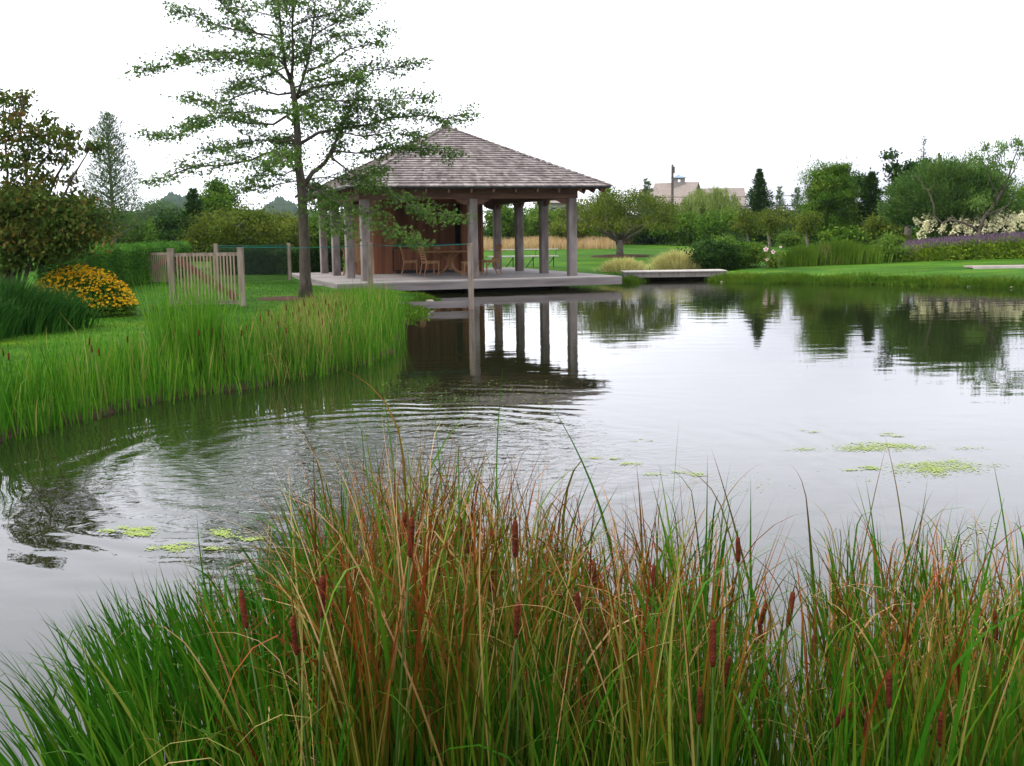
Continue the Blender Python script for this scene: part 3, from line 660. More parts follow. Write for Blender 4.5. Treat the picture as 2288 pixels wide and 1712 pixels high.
def broad_tree(name, base, height, width, m, label, cat='tree', group=None, trunk_h=.25, ncl=60, per=170, L_=.13, W_=.07, crad=.38, bark='bark_grey', flat=.7, top=1.0, depth=None, tr=.035, cone=0.0, lobes=1, bias=(0, 0, -.2), shell=.45, tname='trunk'):
    b = Vector(base); t = empty(name, b, 0, label=label, cat=cat, group=group)
    ch = height * (1 - trunk_h); c = np.array([0, 0, height * trunk_h + ch / 2]); dep = depth or width
    T = ball(ncl, shell) * np.array([width / 2, dep / 2, ch / 2]) * .88
    ph = rng.uniform(0, 6, 4); az_ = np.arctan2(T[:, 1], T[:, 0]); el_ = T[:, 2] / (ch / 2)
    T *= (1 + .16 * np.sin(2 * az_ + ph[0] + 2 * el_) + .13 * np.sin(5 * az_ + 3.1 * el_ + ph[1]) + .10 * np.sin(4.3 * el_ + ph[2] + az_))[:, None] * .97
    q = np.clip((T[:, 2] / (ch / 2) + 1) / 2, 0, 1); sh_ = 1 - cone * q; T[:, 0] *= sh_; T[:, 1] *= sh_
    T += c + rng.normal(size=T.shape) * .04 * height
    T[:, 2] = np.maximum(T[:, 2], .05 * height)
    mb = MB(); rt = height * tr; nodes = trunk_nodes(mb, [(0, 0, -.1), (.02 * height, 0, height * trunk_h * .6), (-.01 * height, .02, height * trunk_h + .05 * height), (.015 * height, 0, height * .72)], [rt * 1.25, rt, rt * .8, rt * .3])
    for i in np.argsort(np.linalg.norm(T - c * np.array([1, 1, .6]), axis=1)): limb_to(mb, nodes, T[i])
    mb.build(tname, M[bark], t, smooth=True)
    P = np.repeat(T, per, 0); cr_ = (crad * rng.uniform(.4, 1.35, ncl)).repeat(per)[:, None] * np.where(rng.uniform(0, 1, (ncl * per, 1)) < .06, 1.9, 1)
    P = P + rng.normal(size=P.shape) * cr_ * np.array([1, 1, flat]) * .55
    P[:, 2] = np.maximum(P[:, 2], .02); tint = rng.uniform(0, 1, ncl).repeat(per)
    crown('crown' if tname == 'trunk' else 'foliage', P, L_, W_, m, t, tint, lobes=lobes, bias=bias)
    return t
def conifer(name, base, height, width, m, label, cat='conifer', group=None, n=70, per=150, L_=.2, W_=.035, bark='bark_dark', rise=.35, power=.8, low=.03, gappy=0.0, fluff=.14):
    b = Vector(base); t = empty(name, b, 0, label=label, cat=cat, group=group); mb = MB(); r_ = height * .02
    mb.tube([(0, 0, -.1), (0.02, 0, height * .5), (0, 0, height * .97)], [r_, r_ * .6, .008], 7)
    P = []; A = []; TT = []
    for i in range(n):
        q = low + (1 - low) * (i + random.random()) / n; z = q * height; ln = width / 2 * (1 - q) ** power * random.uniform(.5, 1.3) + .04
        if random.random() < gappy: ln *= .5
        a = i * 2.4 + random.random(); d = np.array([math.cos(a), math.sin(a), rise + .25 * q]); d /= np.linalg.norm(d)
        z = min(z, height * .985); st_ = np.array([0, 0, z - rise * ln * .3]); st_[2] = max(st_[2], .05)
        e = st_ + d * ln; mb.tube([st_, st_ + d * ln * .5 - np.array([0, 0, .03 * ln]), e], [.012 + .012 * ln, .008 + .006 * ln, .004], 4)
        k = int(per * (.10 + 1.15 * ln / (width / 2)))
        s = rng.uniform(.12, 1.08, k); side = rng.normal(size=(k, 3)) * fluff * (ln * 1.5 + .03 * width) * (.35 + .9 * (1 - s))[:, None]
        P.append(st_ + d * ln * s[:, None] + side); A.append(np.tile(d, (k, 1)) * 1.1 + unit(side + 1e-6) * .6 + np.array([0, 0, .35])); TT.append(np.full(k, random.random()))
    mb.build('trunk', M[bark], t, smooth=True)
    P = np.concatenate(P); P[:, 2] = np.maximum(P[:, 2], .03); crown('crown', P, L_, W_, m, t, np.concatenate(TT), axis=np.concatenate(A), spread=.45); return t
def shrub(name, base, w_, h, m, label, cat='shrub', group=None, dep=None, ncl=40, per=160, L_=.09, W_=.05, crad=.2, **k):
    return broad_tree(name, base, h, w_, m, label, cat, group, trunk_h=.08, ncl=ncl, per=per, L_=L_, W_=W_, crad=crad, depth=dep, tname='stems', tr=.015, **k)
def at_ground(px, py_ref, D):
    """point on the land at distance D under picture column px"""
    p = atd(px, py_ref, D); return Vector((p.x, p.y, lz(p.x, p.y)))
def ztop(px, py, D): return atd(px, py, D).z
def span(px0, px1, D): return abs(atd(px1, 500, D).x - atd(px0, 500, D).x)

# ---- the tall oak, limb by limb
def oak():
    D = OAK.y; t = empty('oak_tree', OAK, 0, label='tall open oak with layered branches standing before the pavilion', cat='tree')
    def q(x, y, dd=0.0): return np.array(atd(x / 2.5077 + 300, y / 2.5077, D + dd) - OAK)
    mb = MB()
    tr = [(962, 1675), (958, 1560), (955, 1400), (945, 1200), (937, 1040), (917, 900), (915, 750), (905, 600), (882, 470)]
    nodes = trunk_nodes(mb, [q(*p) for p in tr], [.18, .13, .12, .11, .105, .09, .08, .068, .057], 12)
    stems = [([(882, 470), (850, 380), (830, 250), (815, 100), (800, -60), (790, -200)], 0, .045), ([(880, 465), (890, 330), (886, 150), (892, 0), (900, -180)], .1, .04), ([(905, 560), (960, 400), (985, 280), (1000, 170), (1012, 40), (1020, -100)], -.3, .035)]
    limbs = [([(950, 1040), (1010, 970), (1060, 910), (1110, 840), (1150, 740), (1200, 640), (1235, 540)], .3, .065),
     ([(932, 805), (1050, 740), (1200, 722), (1330, 690), (1420, 660), (1600, 650), (1750, 665), (1880, 640)], .5, .045),
     ([(915, 905), (860, 870), (760, 865), (650, 890), (500, 930), (350, 935), (190, 970), (95, 1020)], -.5, .042),
     ([(905, 700), (860, 655), (780, 690), (650, 685), (500, 660), (350, 700), (200, 775), (95, 765)], .7, .035),
     ([(885, 520), (800, 530), (700, 505), (600, 525), (480, 590), (320, 570)], -.6, .03),
     ([(875, 470), (800, 400), (700, 370), (550, 350), (380, 335), (200, 370), (50, 400)], .4, .035),
     ([(832, 250), (700, 180), (600, 130), (500, 20), (440, -60)], .3, .025), ([(822, 205), (700, 190), (550, 170), (400, 110), (215, 65)], -.4, .025),
     ([(850, 330), (740, 310), (560, 300), (400, 290), (250, 330)], -.9, .025), ([(900, 560), (1000, 500), (1150, 470), (1300, 400), (1450, 370), (1600, 358)], .6, .035),
     ([(905, 625), (1050, 575), (1200, 565), (1400, 570), (1620, 545)], -.7, .03), ([(970, 400), (1080, 340), (1200, 290), (1350, 240), (1420, 170)], -.3, .025),
     ([(1000, 200), (1100, 150), (1200, 100), (1290, 30)], .3, .02), ([(1110, 845), (1250, 870), (1400, 835), (1600, 830), (1780, 865)], .9, .025),
     ([(1095, 875), (1200, 955), (1350, 1060), (1500, 1140), (1640, 1190), (1790, 1225)], -.9, .025), ([(955, 1035), (1050, 1085), (1150, 1150), (1300, 1210), (1450, 1290), (1590, 1370)], -1.3, .028),
     ([(1000, 1000), (1100, 1000), (1250, 1010), (1400, 960)], .8, .02), ([(920, 1012), (850, 1020), (760, 1040), (640, 1055)], .5, .018), ([(905, 945), (820, 975), (730, 960), (650, 1000)], -1.1, .018),
     ([(880, 640), (760, 610), (620, 620), (430, 640), (300, 700)], -1.3, .025), ([(915, 780), (820, 800), (700, 780), (560, 800), (420, 850)], 1.2, .025),
     ([(1150, 740), (1280, 760), (1420, 740), (1560, 760)], -.6, .022), ([(815, 100), (700, 60), (560, 40), (470, -20)], .5, .02), ([(888, 150), (1000, 100), (1120, 60), (1220, -20)], -.6, .02),
     ([(892, 330), (1000, 300), (1120, 210), (1230, 190)], .9, .02), ([(840, 380), (740, 430), (640, 470), (560, 510)], 1.0, .02), ([(910, 640), (1010, 640), (1100, 700), (1180, 800)], 1.1, .02),
     ([(800, -40), (700, -60), (600, -90)], .3, .02), ([(895, -60), (1020, -90), (1150, -120)], .3, .02), ([(960, 1060), (1010, 1150), (1090, 1230), (1150, 1300)], -1.5, .018),
     ([(1190, 560), (1150, 610), (1250, 620), (1400, 620)], .2, .018), ([(880, 500), (960, 470), (1060, 440), (1160, 420), (1260, 440)], -1.2, .022)]
    lim = []
    for pts, dd, r_ in stems:
        n = len(pts); P = [q(x, y, dd * i / (n - 1)) for i, (x, y) in enumerate(pts)]; rad = [r_ * (1 - .75 * i / (n - 1)) for i in range(n)]; mb.tube(P, rad, 7); lim.append((P, rad, .25))
    for pts, dd, r_ in limbs:
        n = len(pts); P = [q(x, y, dd * (i / (n - 1)) * 1.2) + (rng.normal(size=3) * .03 if i else 0) for i, (x, y) in enumerate(pts)]; rad = [r_ * (1 - .82 * i / (n - 1)) for i in range(n)]; mb.tube(P, rad, 6); lim.append((P, rad, .3))
    # limbs that reach towards and away from the viewer
    for z, az, ln in ((2.3, 1.4, 2.4), (2.9, -1.5, 2.6), (3.5, 1.8, 2.4), (3.9, -1.2, 2.3), (4.5, 1.3, 2.0), (5.0, -1.7, 1.9), (5.6, 1.6, 1.5), (6.3, -1.5, 1.3), (7.0, 1.5, 1.0), (7.4, -1.4, .9)):
        b = q(930 - z * 12, 1675 - z * 258); b[2] = z; P = [b + np.array([math.cos(az) * ln * t, math.sin(az) * ln * t, .3 * math.sin(t * 3.) - .1 * t]) for t in np.linspace(0, 1, 6)]
        mb.tube(P, [.03 * (1 - .8 * t) for t in np.linspace(0, 1, 6)], 5); lim.append((P, [.02] * 6, .3))
    LP, LT, LA = [], [], []
    for P, rad, t0 in lim:
        P = np.array(P); seg = np.linalg.norm(np.diff(P, axis=0), axis=1); cum = np.concatenate([[0], np.cumsum(seg)]); tot = cum[-1]
        s = t0 * tot * .6
        while s < tot:
            f = s / tot; i = min(len(seg) - 1, int(np.searchsorted(cum, s) - 1)); i = max(i, 0); u = (s - cum[i]) / seg[i]; p = P[i] * (1 - u) + P[i + 1] * u
            d = (P[i + 1] - P[i]) / seg[i]; sd_ = np.array([-d[1], d[0], 0]); sd_ = sd_ / (np.linalg.norm(sd_) + 1e-6)
            k = random.choice((-1, 1)); tw = (d * random.uniform(.3, .9) + sd_ * k * random.uniform(.2, .9) + np.array([0, 0, random.uniform(-.35, .45)])); tw /= np.linalg.norm(tw)
            ln = random.uniform(.25, .85) * (1.1 - .5 * f); bare = random.random() < (.5 - .5 * f)
            T = [p, p + tw * ln * .5 + np.array([0, 0, .02]), p + tw * ln]; mb.tube(T, [.008, .006, .003], 4)
            if not bare:
                k2 = int(ln * 58); ss = rng.uniform(.2, 1.08, k2)[:, None]
                LP.append(p + tw * ln * ss + rng.normal(size=(k2, 3)) * np.array([.10, .10, .055])); LT.append(np.full(k2, random.random())); LA.append(np.tile(tw * .6, (k2, 1)))
            s += random.uniform(.04, .085)
        k2 = 40; LP.append(P[-1] + rng.normal(size=(k2, 3)) * np.array([.14, .14, .07])); LT.append(np.full(k2, .5)); LA.append(np.zeros((k2, 3)))
    mb.build('trunk', M['bark'], t, smooth=True)
    LP = np.concatenate(LP); q_ = leafV(LP, .080, .070, axis=np.concatenate(LA) + np.array([0, 0, -.25]), spread=.7, lobes=3)
    tt = np.clip(rng.uniform(0, 1, len(LP)) * .55 + np.concatenate(LT) * .5, 0, 1)
    quads('crown', np.concatenate(q_), 4, M['oak_leaf'], t, {'tint': np.tile(tt, 3)})
oak()

# ---- left side
def bgtree(kind, px0, px1, ptop, D, m, label, cat='tree', pybase=None, **k):
    pc = (px0 + px1) / 2; b = at_ground(pc, 540, D); h = ztop(pc, ptop, D) - b.z; w_ = span(px0, px1, D)
    return kind('tree' if 'name' not in k else k.pop('name'), b, h, w_, m, label, cat, **k)
# reddish small tree at the left edge, several stems
def red_tree():
    D = 21.5; b = at_ground(45, 600, D); t = empty('maple_tree', b, 0, label='reddening small-leaved tree with several bare stems at the left edge', cat='tree'); mb = MB()
    def q(x, y, dd=0): return np.array(atd(x / 2.902, y / 2.902 + 150, D + dd) - b)   # crop of the left part
    g = q(60, 1440); g[2] = -.1
    stems = [[g, q(10, 1100), q(20, 850), q(50, 700), q(30, 450), q(20, 200)], [g, q(40, 1150, .3), q(170, 900, .3), q(200, 780, .2), q(250, 640, .2), q(320, 560), q(300, 340)],
             [g, q(90, 1150, -.2), q(180, 900, -.2), q(170, 650, -.2), q(130, 400, -.2), q(150, 190)], [g, q(60, 1180, .4), q(260, 980, .4), q(360, 720, .4), q(430, 600, .3), q(440, 430, .2)],
             [g, q(90, 1200, -.4), q(330, 1000, -.5), q(480, 700, -.5), q(590, 520, -.5)], [g, q(-30, 1100, .3), q(-60, 800, .3), q(-50, 500, .2), q(-60, 300)],
             [g, q(200, 1250, -.3), q(420, 1120, -.4), q(560, 1030, -.4), q(680, 980, -.5)], [g, q(150, 1220, .5), q(300, 1100, .5), q(430, 1000, .6)]]
    for s in stems: n = len(s); mb.tube(s, [.045 * (1 - .8 * i / (n - 1)) for i in range(n)], 6)
    nodes = [(p, .02) for s in stems for p in s[2:]]
    T = []
    sparse = [(20, 190), (60, 230), (150, 180), (160, 240), (120, 300), (40, 330), (90, 380), (190, 380), (10, 420), (60, 470), (130, 470), (40, 560), (80, 620), (150, 560), (20, 640), (200, 450), (310, 330), (270, 400), (330, 420), (380, 430), (440, 440), (470, 450), (400, 500), (300, 480), (250, 540), (340, 600), (420, 600), (230, 680), (310, 700), (120, 700), (40, 760), (180, 620), (480, 540), (600, 500), (630, 520), (-40, 300), (-60, 450), (-50, 600), (460, 720), (240, 730), (100, 800), (0, 850)]
    for x, y in sparse:
        for _ in range(2): T.append(q(x + rng.normal() * 12, y + rng.normal() * 12, rng.uniform(-.7, .7)))
    ns = len(T)
    for _ in range(190):
        x = rng.beta(1.0, 1.7) * 800 - 60; y = rng.uniform(800 + .22 * max(0, x - 150) + 45 * math.sin(x * .021) + rng.normal() * 18, 1300 - .28 * x); T.append(q(x, y, rng.uniform(-1.0, 1.0)))
    T = np.array(T)
    for i in range(len(T)): limb_to(mb, nodes, T[i], r_tip=.003, k=4, up=.05)
    mb.build('trunk', M['bark_dark'], t, smooth=True)
    per = np.where(np.arange(len(T)) < ns, 40, 85); P = np.repeat(T, per, 0); sc_ = np.repeat(np.where(np.arange(len(T)) < ns, .085, .15), per)[:, None]
    P = P + rng.normal(size=P.shape) * sc_ * np.array([1, 1, .7]); tint = np.repeat(rng.uniform(0, 1, len(T)), per)
    crown('crown', P, .10, .06, M['red_leaf'], t, tint, bias=(0, 0, -.5), spread=.8)
red_tree()
bgtree(conifer, 165, 345, 256, 46, M['blue_leaf'], 'thin pale feathery cypress rising behind the reddish tree', 'cypress', n=80, per=180, L_=.15, W_=.032, rise=.5, power=.5, bark='bark_grey', low=.25, fluff=.16, name='cypress_tree')
bgtree(conifer, 392, 480, 425, 56, M['dark_leaf'], 'dark narrow evergreen under the left oak boughs', 'evergreen', n=70, per=150, L_=.2, W_=.05, name='evergreen_tree')
bgtree(broad_tree, 430, 560, 398, 64, M['mid_leaf'], 'mid green tree with a pointed top left of the oak trunk', ncl=60, per=150, L_=.2, W_=.1, crad=.55, cone=.6)
bgtree(broad_tree, 418, 650, 462, 47, M['olive_leaf'], 'low olive-green orchard tree behind the picket gate', ncl=90, per=170, L_=.14, W_=.06, crad=.42, trunk_h=.2, name='orchard_tree')
bgtree(broad_tree, 545, 700, 470, 50, M['olive_leaf'], 'olive-green orchard tree seen behind the oak trunk', ncl=70, per=170, L_=.14, W_=.06, crad=.42, trunk_h=.15, name='orchard_tree')
bgtree(broad_tree, 655, 800, 468, 53, M['mid_leaf'], 'yellowish green tree seen between the left pavilion posts', ncl=70, per=170, L_=.15, W_=.07, crad=.45, trunk_h=.12)
bgtree(broad_tree, 290, 440, 438, 66, M['blue_leaf'], 'grey-green loose tree left of the dark evergreen', ncl=70, per=150, L_=.2, W_=.05, crad=.6, trunk_h=.12)
bgtree(broad_tree, 170, 350, 470, 52, M['mid_leaf'], 'bushy green tree beneath the feathery cypress', ncl=90, per=160, L_=.15, W_=.08, crad=.45, trunk_h=.1)
bgtree(broad_tree, 40, 220, 462, 50, M['dark_leaf'], 'dark bushy tree behind the reddish tree', ncl=90, per=160, L_=.16, W_=.08, crad=.5, trunk_h=.1)
bgtree(broad_tree, -90, 75, 440, 46, M['hedge_leaf'], 'bright green rounded tree at the far left edge', ncl=90, per=160, L_=.13, W_=.08, crad=.45, trunk_h=.1)
bgtree(broad_tree, 330, 440, 478, 58, M['dark_leaf'], 'dark thicket tree above the clipped hedge', ncl=70, per=150, L_=.18, W_=.09, crad=.5, trunk_h=.08)
def hedge(name, px0, px1, D0, D1, z1, m, label, th=.9, n=26000, L_=.06, W_=.035, topbias=.3):
    a = at_ground(px0, 600, D0); b = at_ground(px1, 600, D1); d = (b - a); ln = math.hypot(d.x, d.y); rz = math.atan2(d.y, d.x); z0 = min(a.z, b.z); H = z1 - z0
    t = empty(name, (a.x, a.y, z0), rz, label=label, cat='hedge'); u = rng.uniform(0, 1, n); face = rng.uniform(0, 1, n)
    x = u * ln; y = np.where(face < topbias, rng.uniform(-th / 2, th / 2, n), np.where(rng.uniform(0, 1, n) < .7, -th / 2, th / 2) + rng.normal(size=n) * .05)
    z = np.where(face < topbias, H + rng.normal(size=n) * .035, rng.uniform(0.02, H, n)); z += .05 * np.sin(x * 2.1) + .03 * np.sin(x * 5.3)
    ends = rng.uniform(0, 1, n) < .06; x = np.where(ends, np.where(u > .5, ln, 0) + rng.normal(size=n) * .05, x); y = np.where(ends, rng.uniform(-th / 2, th / 2, n), y)
    crown('leaves', np.stack([x, y, np.maximum(z, .02)], -1), L_, W_, m, t, np.sin(x * 3) * .5 + .5, bias=(0, 0, .3))
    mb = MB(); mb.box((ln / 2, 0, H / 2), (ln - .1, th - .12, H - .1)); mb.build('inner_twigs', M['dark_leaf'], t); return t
hedge('hedge', 120, 398, 28.0, 41.5, 1.42, M['hedge_leaf'], 'clipped bright green hedge beside the far gate', n=34000)
hedge('hedge', 485, 760, 42.5, 42.5, 1.12, M['dark_leaf'], 'dark clipped hedge behind the netting fence', n=36000, L_=.08, W_=.05)

# black-eyed susans
def susans():
    c = at_ground(180, 680, 21.6); t = empty('flower_clump', c, 0, label='mound of yellow daisy flowers at the left of the lawn', cat='flowers')
    wv, dp, h = 1.95, 1.4, .88
    n = 9000; v = ball(n, .3); v[:, 2] = np.abs(v[:, 2]); P = v * np.array([wv / 2, dp / 2, h * .9]); crown('foliage', P, .10, .035, M['mid_leaf'], t, rng.uniform(0, 1, n), bias=(0, 0, .2))
    n = 1500; v = unit(rng.normal(size=(n * 3, 3))); v[:, 2] = np.abs(v[:, 2]); v = v[(v[:, 2] > .22)][:n]; n = len(v)
    P = v * np.array([wv / 2, dp / 2, h]) * rng.uniform(.93, 1.1, n)[:, None]
    V, tt, cen = [], [], []
    for p, d in zip(P, v):
        up_ = unit(np.array([d[0] * .5, d[1] * .5 - .75, 1.0]) + rng.normal(size=3) * .25); e1 = unit(np.cross(up_, [1, .2, 0])); e2 = np.cross(up_, e1); r_ = random.uniform(.017, .028); ti = random.random()
        for k in range(8):
            a = k * math.pi / 4; dr = e1 * math.cos(a) + e2 * math.sin(a); sdd = -e1 * math.sin(a) + e2 * math.cos(a)
            V.append([p + dr * .006, p + dr * r_ * .6 + sdd * r_ * .26, p + dr * r_ - up_ * .008, p + dr * r_ * .6 - sdd * r_ * .26]); tt.append(ti)
        cen.append(p + up_ * .004)
    quads('petals', np.array(V), 4, M['susan'], t, {'tint': tt})
    mb = MB()
    for c_ in cen: mb.add([c_ + np.array(o) * .009 for o in ((1, 0, 0), (0, 1, 0), (-1, 0, 0), (0, -1, 0), (0, 0, 1))], [(0, 1, 4), (1, 2, 4), (2, 3, 4), (3, 0, 4)])
    mb.build('flower_centres', M['bark_dark'], t)
susans()

# ------------------------------------------------------------------ blades (reeds, grasses)
def blades(base, H, lean, width, segs=5, curl=.3, tipdroop=0.0):
    """ribbon leaves grown by turning: lean, an even bend, and for some a hook near the tip (tipdroop)"""
    n = len(base); td = tipdroop if np.ndim(tipdroop) else np.full(n, tipdroop); ld = unit(lean + 1e-6)
    tn = 1 - (1 - np.linspace(0, 1, segs + 1)) ** (1.6 if segs > 6 else 1.0); dt = np.diff(tn); tm = (tn[1:] + tn[:-1]) / 2
    th0 = np.arctan(np.linalg.norm(lean, axis=1) / np.maximum(H, .01)) * .6; bend = th0 * (1 + curl * 2) + np.abs(rng.normal(size=n)) * .12
    start = rng.uniform(.45, .84, n); wd_ = rng.uniform(.12, .3, n) + np.where(start < .66, .22, 0)
    ang = th0[:, None] + bend[:, None] * tm ** 1.5 + 2.3 * td[:, None] * np.clip((tm - start[:, None]) / wd_[:, None], 0, 1); ang = np.minimum(ang, 3.0)
    st = H[:, None] * dt[None, :] * 1.04 * np.where(td > 0, 1.12, 1)[:, None]; side = np.stack([-ld[:, 1], ld[:, 0]], -1); wig = rng.normal(size=(n, 1)) * .06 * np.sin(tm * 5 + rng.uniform(0, 6, (n, 1)))
    dx = st[..., None] * (np.sin(ang)[..., None] * ld[:, None, :] + wig[..., None] * side[:, None, :]); dz = st * np.cos(ang)
    z0_ = np.zeros((n, 1)); cx_ = np.concatenate([z0_, np.cumsum(dx[..., 0], 1)], 1); cy_ = np.concatenate([z0_, np.cumsum(dx[..., 1], 1)], 1); cz_ = np.concatenate([z0_, np.cumsum(dz, 1)], 1)
    t = tn[None, :]; cen = np.stack([base[:, :1] + cx_, base[:, 1:2] + cy_, base[:, 2:] + cz_], -1)
    wv = (width[:, None] / 2) * np.clip(1.02 - t ** 2.4, .04, 1) * (.75 + .25 * np.minimum(1, t * 4)); tw = rng.uniform(0, 2 * math.pi, n)[:, None] + t * rng.normal(size=(n, 1)) * 1.1
    s = np.stack([np.cos(tw), np.sin(tw), np.zeros_like(tw)], -1) * wv[..., None]
    V = np.stack([cen - s, cen + s], 2).reshape(n, 2 * (segs + 1), 3); T = np.repeat(np.broadcast_to(t, (n, segs + 1)), 2, axis=1)
    return V, T
# foreground cattail stand: tops follow the outline in the photo
prof_x = np.array([-200, 30, 120, 200, 300, 420, 560, 640, 700, 790, 880, 1000, 1100, 1250, 1330, 1400, 1500, 1620, 1700, 1800, 1900, 2000, 2100, 2200, 2400])
prof_y = np.array([1690, 1560, 1470, 1350, 1280, 1260, 1230, 1150, 1020, 990, 925, 930, 970, 1060, 1080, 1040, 1090, 1030, 1190, 1240, 1150, 1070, 1080, 1140, 1110])
def fore_base(n, near, far, x0=-60, x1=2420):
    px = rng.uniform(x0, x1, n); d = near + (far - near) * rng.uniform(0, 1, n) ** .9
    hor = 516.6 - (px - 1144) * ROLL; X = (px - 1144) / F * d; return px, d, X, hor
def foreground():
    Vs, Ts, Dr, Ti = [], [], [], []
    def put(px, d, X, hor, ytop, wd, leanx, dry, droop, curl=.35, segs=6, tint=None):
        H = np.clip(HC - (ytop - hor) * d / F, .12, 1.45); n = len(px)
        lean = np.stack([leanx * H, rng.normal(size=n) * .13 * H], -1)
        X = X - lean[:, 0] * .45
        kp = (HC - (ytop - hor) * d / F) > np.where(px < 330, .30, .16); X, d, H, lean, wd, dry, T0, px, ytop = (a[kp] if np.ndim(a) else a for a in (X, d, H, lean, wd, dry, droop, px, ytop)); droop = T0; n = len(px)
        if tint is not None: tint = tint[kp]
        base = np.stack([X, d, np.full(n, -.03)], -1); V, T = blades(base, H, lean, wd, segs, curl, droop)
        Vs.append(V); Dr.append(np.clip(dry[:, None] * (.10 + 1.35 * T ** 1.1) , 0, 1)); Ti.append(np.broadcast_to((tint if tint is not None else rng.uniform(0, 1, n))[:, None], T.shape))
    m = 1650; cpx, cd, cX, _ = fore_base(m, 2.65, 5.2)
    keep = rng.uniform(0, 1, m) < np.interp(cpx, [-60, 100, 300, 600, 720, 900, 1100, 1200, 1600, 1700, 1800, 1900, 2300], [.2, .28, .36, .5, .9, 1, 1, .62, .55, .16, .18, .45, .55]) * (.7 + .3 * np.sin(cpx * .03 + cd * 3)); cpx, cd, cX = cpx[keep], cd[keep], cX[keep]; m = len(cpx)
    per = rng.integers(4, 9, m); px, d, X = (np.repeat(a, per) for a in (cpx, cd, cX)); n = len(px); hor = 516.6 - (px - 1144) * ROLL
    X = X + rng.normal(size=n) * .02; d = d + rng.normal(size=n) * .02; cl = np.repeat(rng.normal(size=m) * .07, per); ch_ = np.repeat(rng.gamma(1.2, 95, m), per); cdry = np.repeat(rng.uniform(0, 1, m), per)
    py = np.interp(px, prof_x, prof_y) + 28 * np.sin(px * .031) * np.sin(px * .0117 + 1); red = np.clip(np.interp(px, [0, 450, 700, 1100, 2288], [.05, .25, .85, .8, .68]), 0, 1)
    yt = py + ch_ + rng.gamma(1.2, 70, n) - 20; leanx = cl + rng.normal(size=n) * .13 + np.interp(px, [0, 400, 700, 2288], [-.42, -.22, -.02, .03])
    dry = np.where(.45 * cdry + .55 * rng.uniform(0, 1, n) < red * np.interp(px, [700, 1200, 2288], [.92, .8, .74]), rng.uniform(.3, 1.0, n), rng.uniform(0, .2, n)); droop = np.where(rng.uniform(0, 1, n) < .62 * red + .04, rng.uniform(.3, 1.25, n), 0)
    wide = np.where(dry < .25, .0115, .0085) * rng.uniform(.5, 1.35, n)
    put(px, d, X + .45 * leanx * .9, hor, yt, wide, leanx, dry, droop, segs=12)
    # short dense young leaves low in the stand
    n = 5200; px, d, X, hor = fore_base(n, 2.75, 4.3, 250); py = np.interp(px, prof_x, prof_y)
    put(px, d, X, hor, py + rng.uniform(240, 700, n), rng.uniform(.004, .009, n), rng.normal(size=n) * .15, rng.uniform(0, .45, n), np.where(rng.uniform(0, 1, n) < .2, .7, 0), segs=12)
    # low dead, broken and folded leaves
    n = 900; px, d, X, hor = fore_base(n, 3.2, 4.6, 450); py = np.interp(px, prof_x, prof_y)
    put(px, d, X, hor, py + rng.uniform(60, 520, n), rng.uniform(.006, .011, n), rng.normal(size=n) * .35, rng.uniform(.75, 1.1, n), rng.uniform(.6, 1.3, n), .5, tint=rng.uniform(.5, 1, n), segs=12)
    # scattered tall green blades that stand clear of the rest
    tall = [(1137, 838), (1275, 850), (1250, 842), (1515, 940), (1210, 880), (868, 830), (850, 905), (880, 850), (700, 960), (428, 1160), (1075, 920), (2000, 1000), (2030, 960), (1940, 1060), (2120, 1090), (2160, 1110), (2250, 1040), (1700, 1080), (1650, 1030), (1600, 1000), (1625, 1010), (1830, 1050), (760, 985), (955, 900), (1030, 905), (735, 1010), (1560, 1010), (2090, 1030), (1355, 1000), (1420, 1030)]
    px = np.array([p[0] for p in tall], float); yt = np.array([p[1] for p in tall], float); n = len(px); d = rng.uniform(3.9, 5.0, n); hor = 516.6 - (px - 1144) * ROLL
    leanx = rng.normal(size=n) * .14; H = HC - (yt - hor) * d / F; X = (px - 1144) / F * d - leanx * H * .55
    put(px, d, X, hor, yt, rng.uniform(.011, .016, n), leanx, np.where(rng.uniform(0, 1, n) < .5, .55, .08), np.where(rng.uniform(0, 1, n) < .2, .5, 0), .15, tint=rng.uniform(.2, .8, n), segs=12)
    # fanned green leaves at the lower left
    n = 520; px = rng.uniform(-20, 760, n); d = rng.uniform(3.1, 4.3, n); hor = 516.6 - (px - 1144) * ROLL; X = (px - 1144) / F * d
    py = np.interp(px, prof_x, prof_y); put(px, d, X, hor, py + rng.gamma(1.2, 60, n), rng.uniform(.012, .018, n), rng.normal(size=n) * .12 - .38 + px * .0004, rng.uniform(0, .12, n), np.where(rng.uniform(0, 1, n) < .06, .8, 0), .3, tint=rng.uniform(0, .7, n), segs=12)
    V = np.concatenate(Vs); quads('reeds', V, V.shape[1], M['reed'], None, {'dry': np.concatenate(Dr), 'tint': np.concatenate(Ti)}, strips=12)
foreground(); tag(bpy.data.objects['reeds'], 'dense stand of green and rust-brown cattail leaves in the foreground water', 'reeds', kind='stuff')

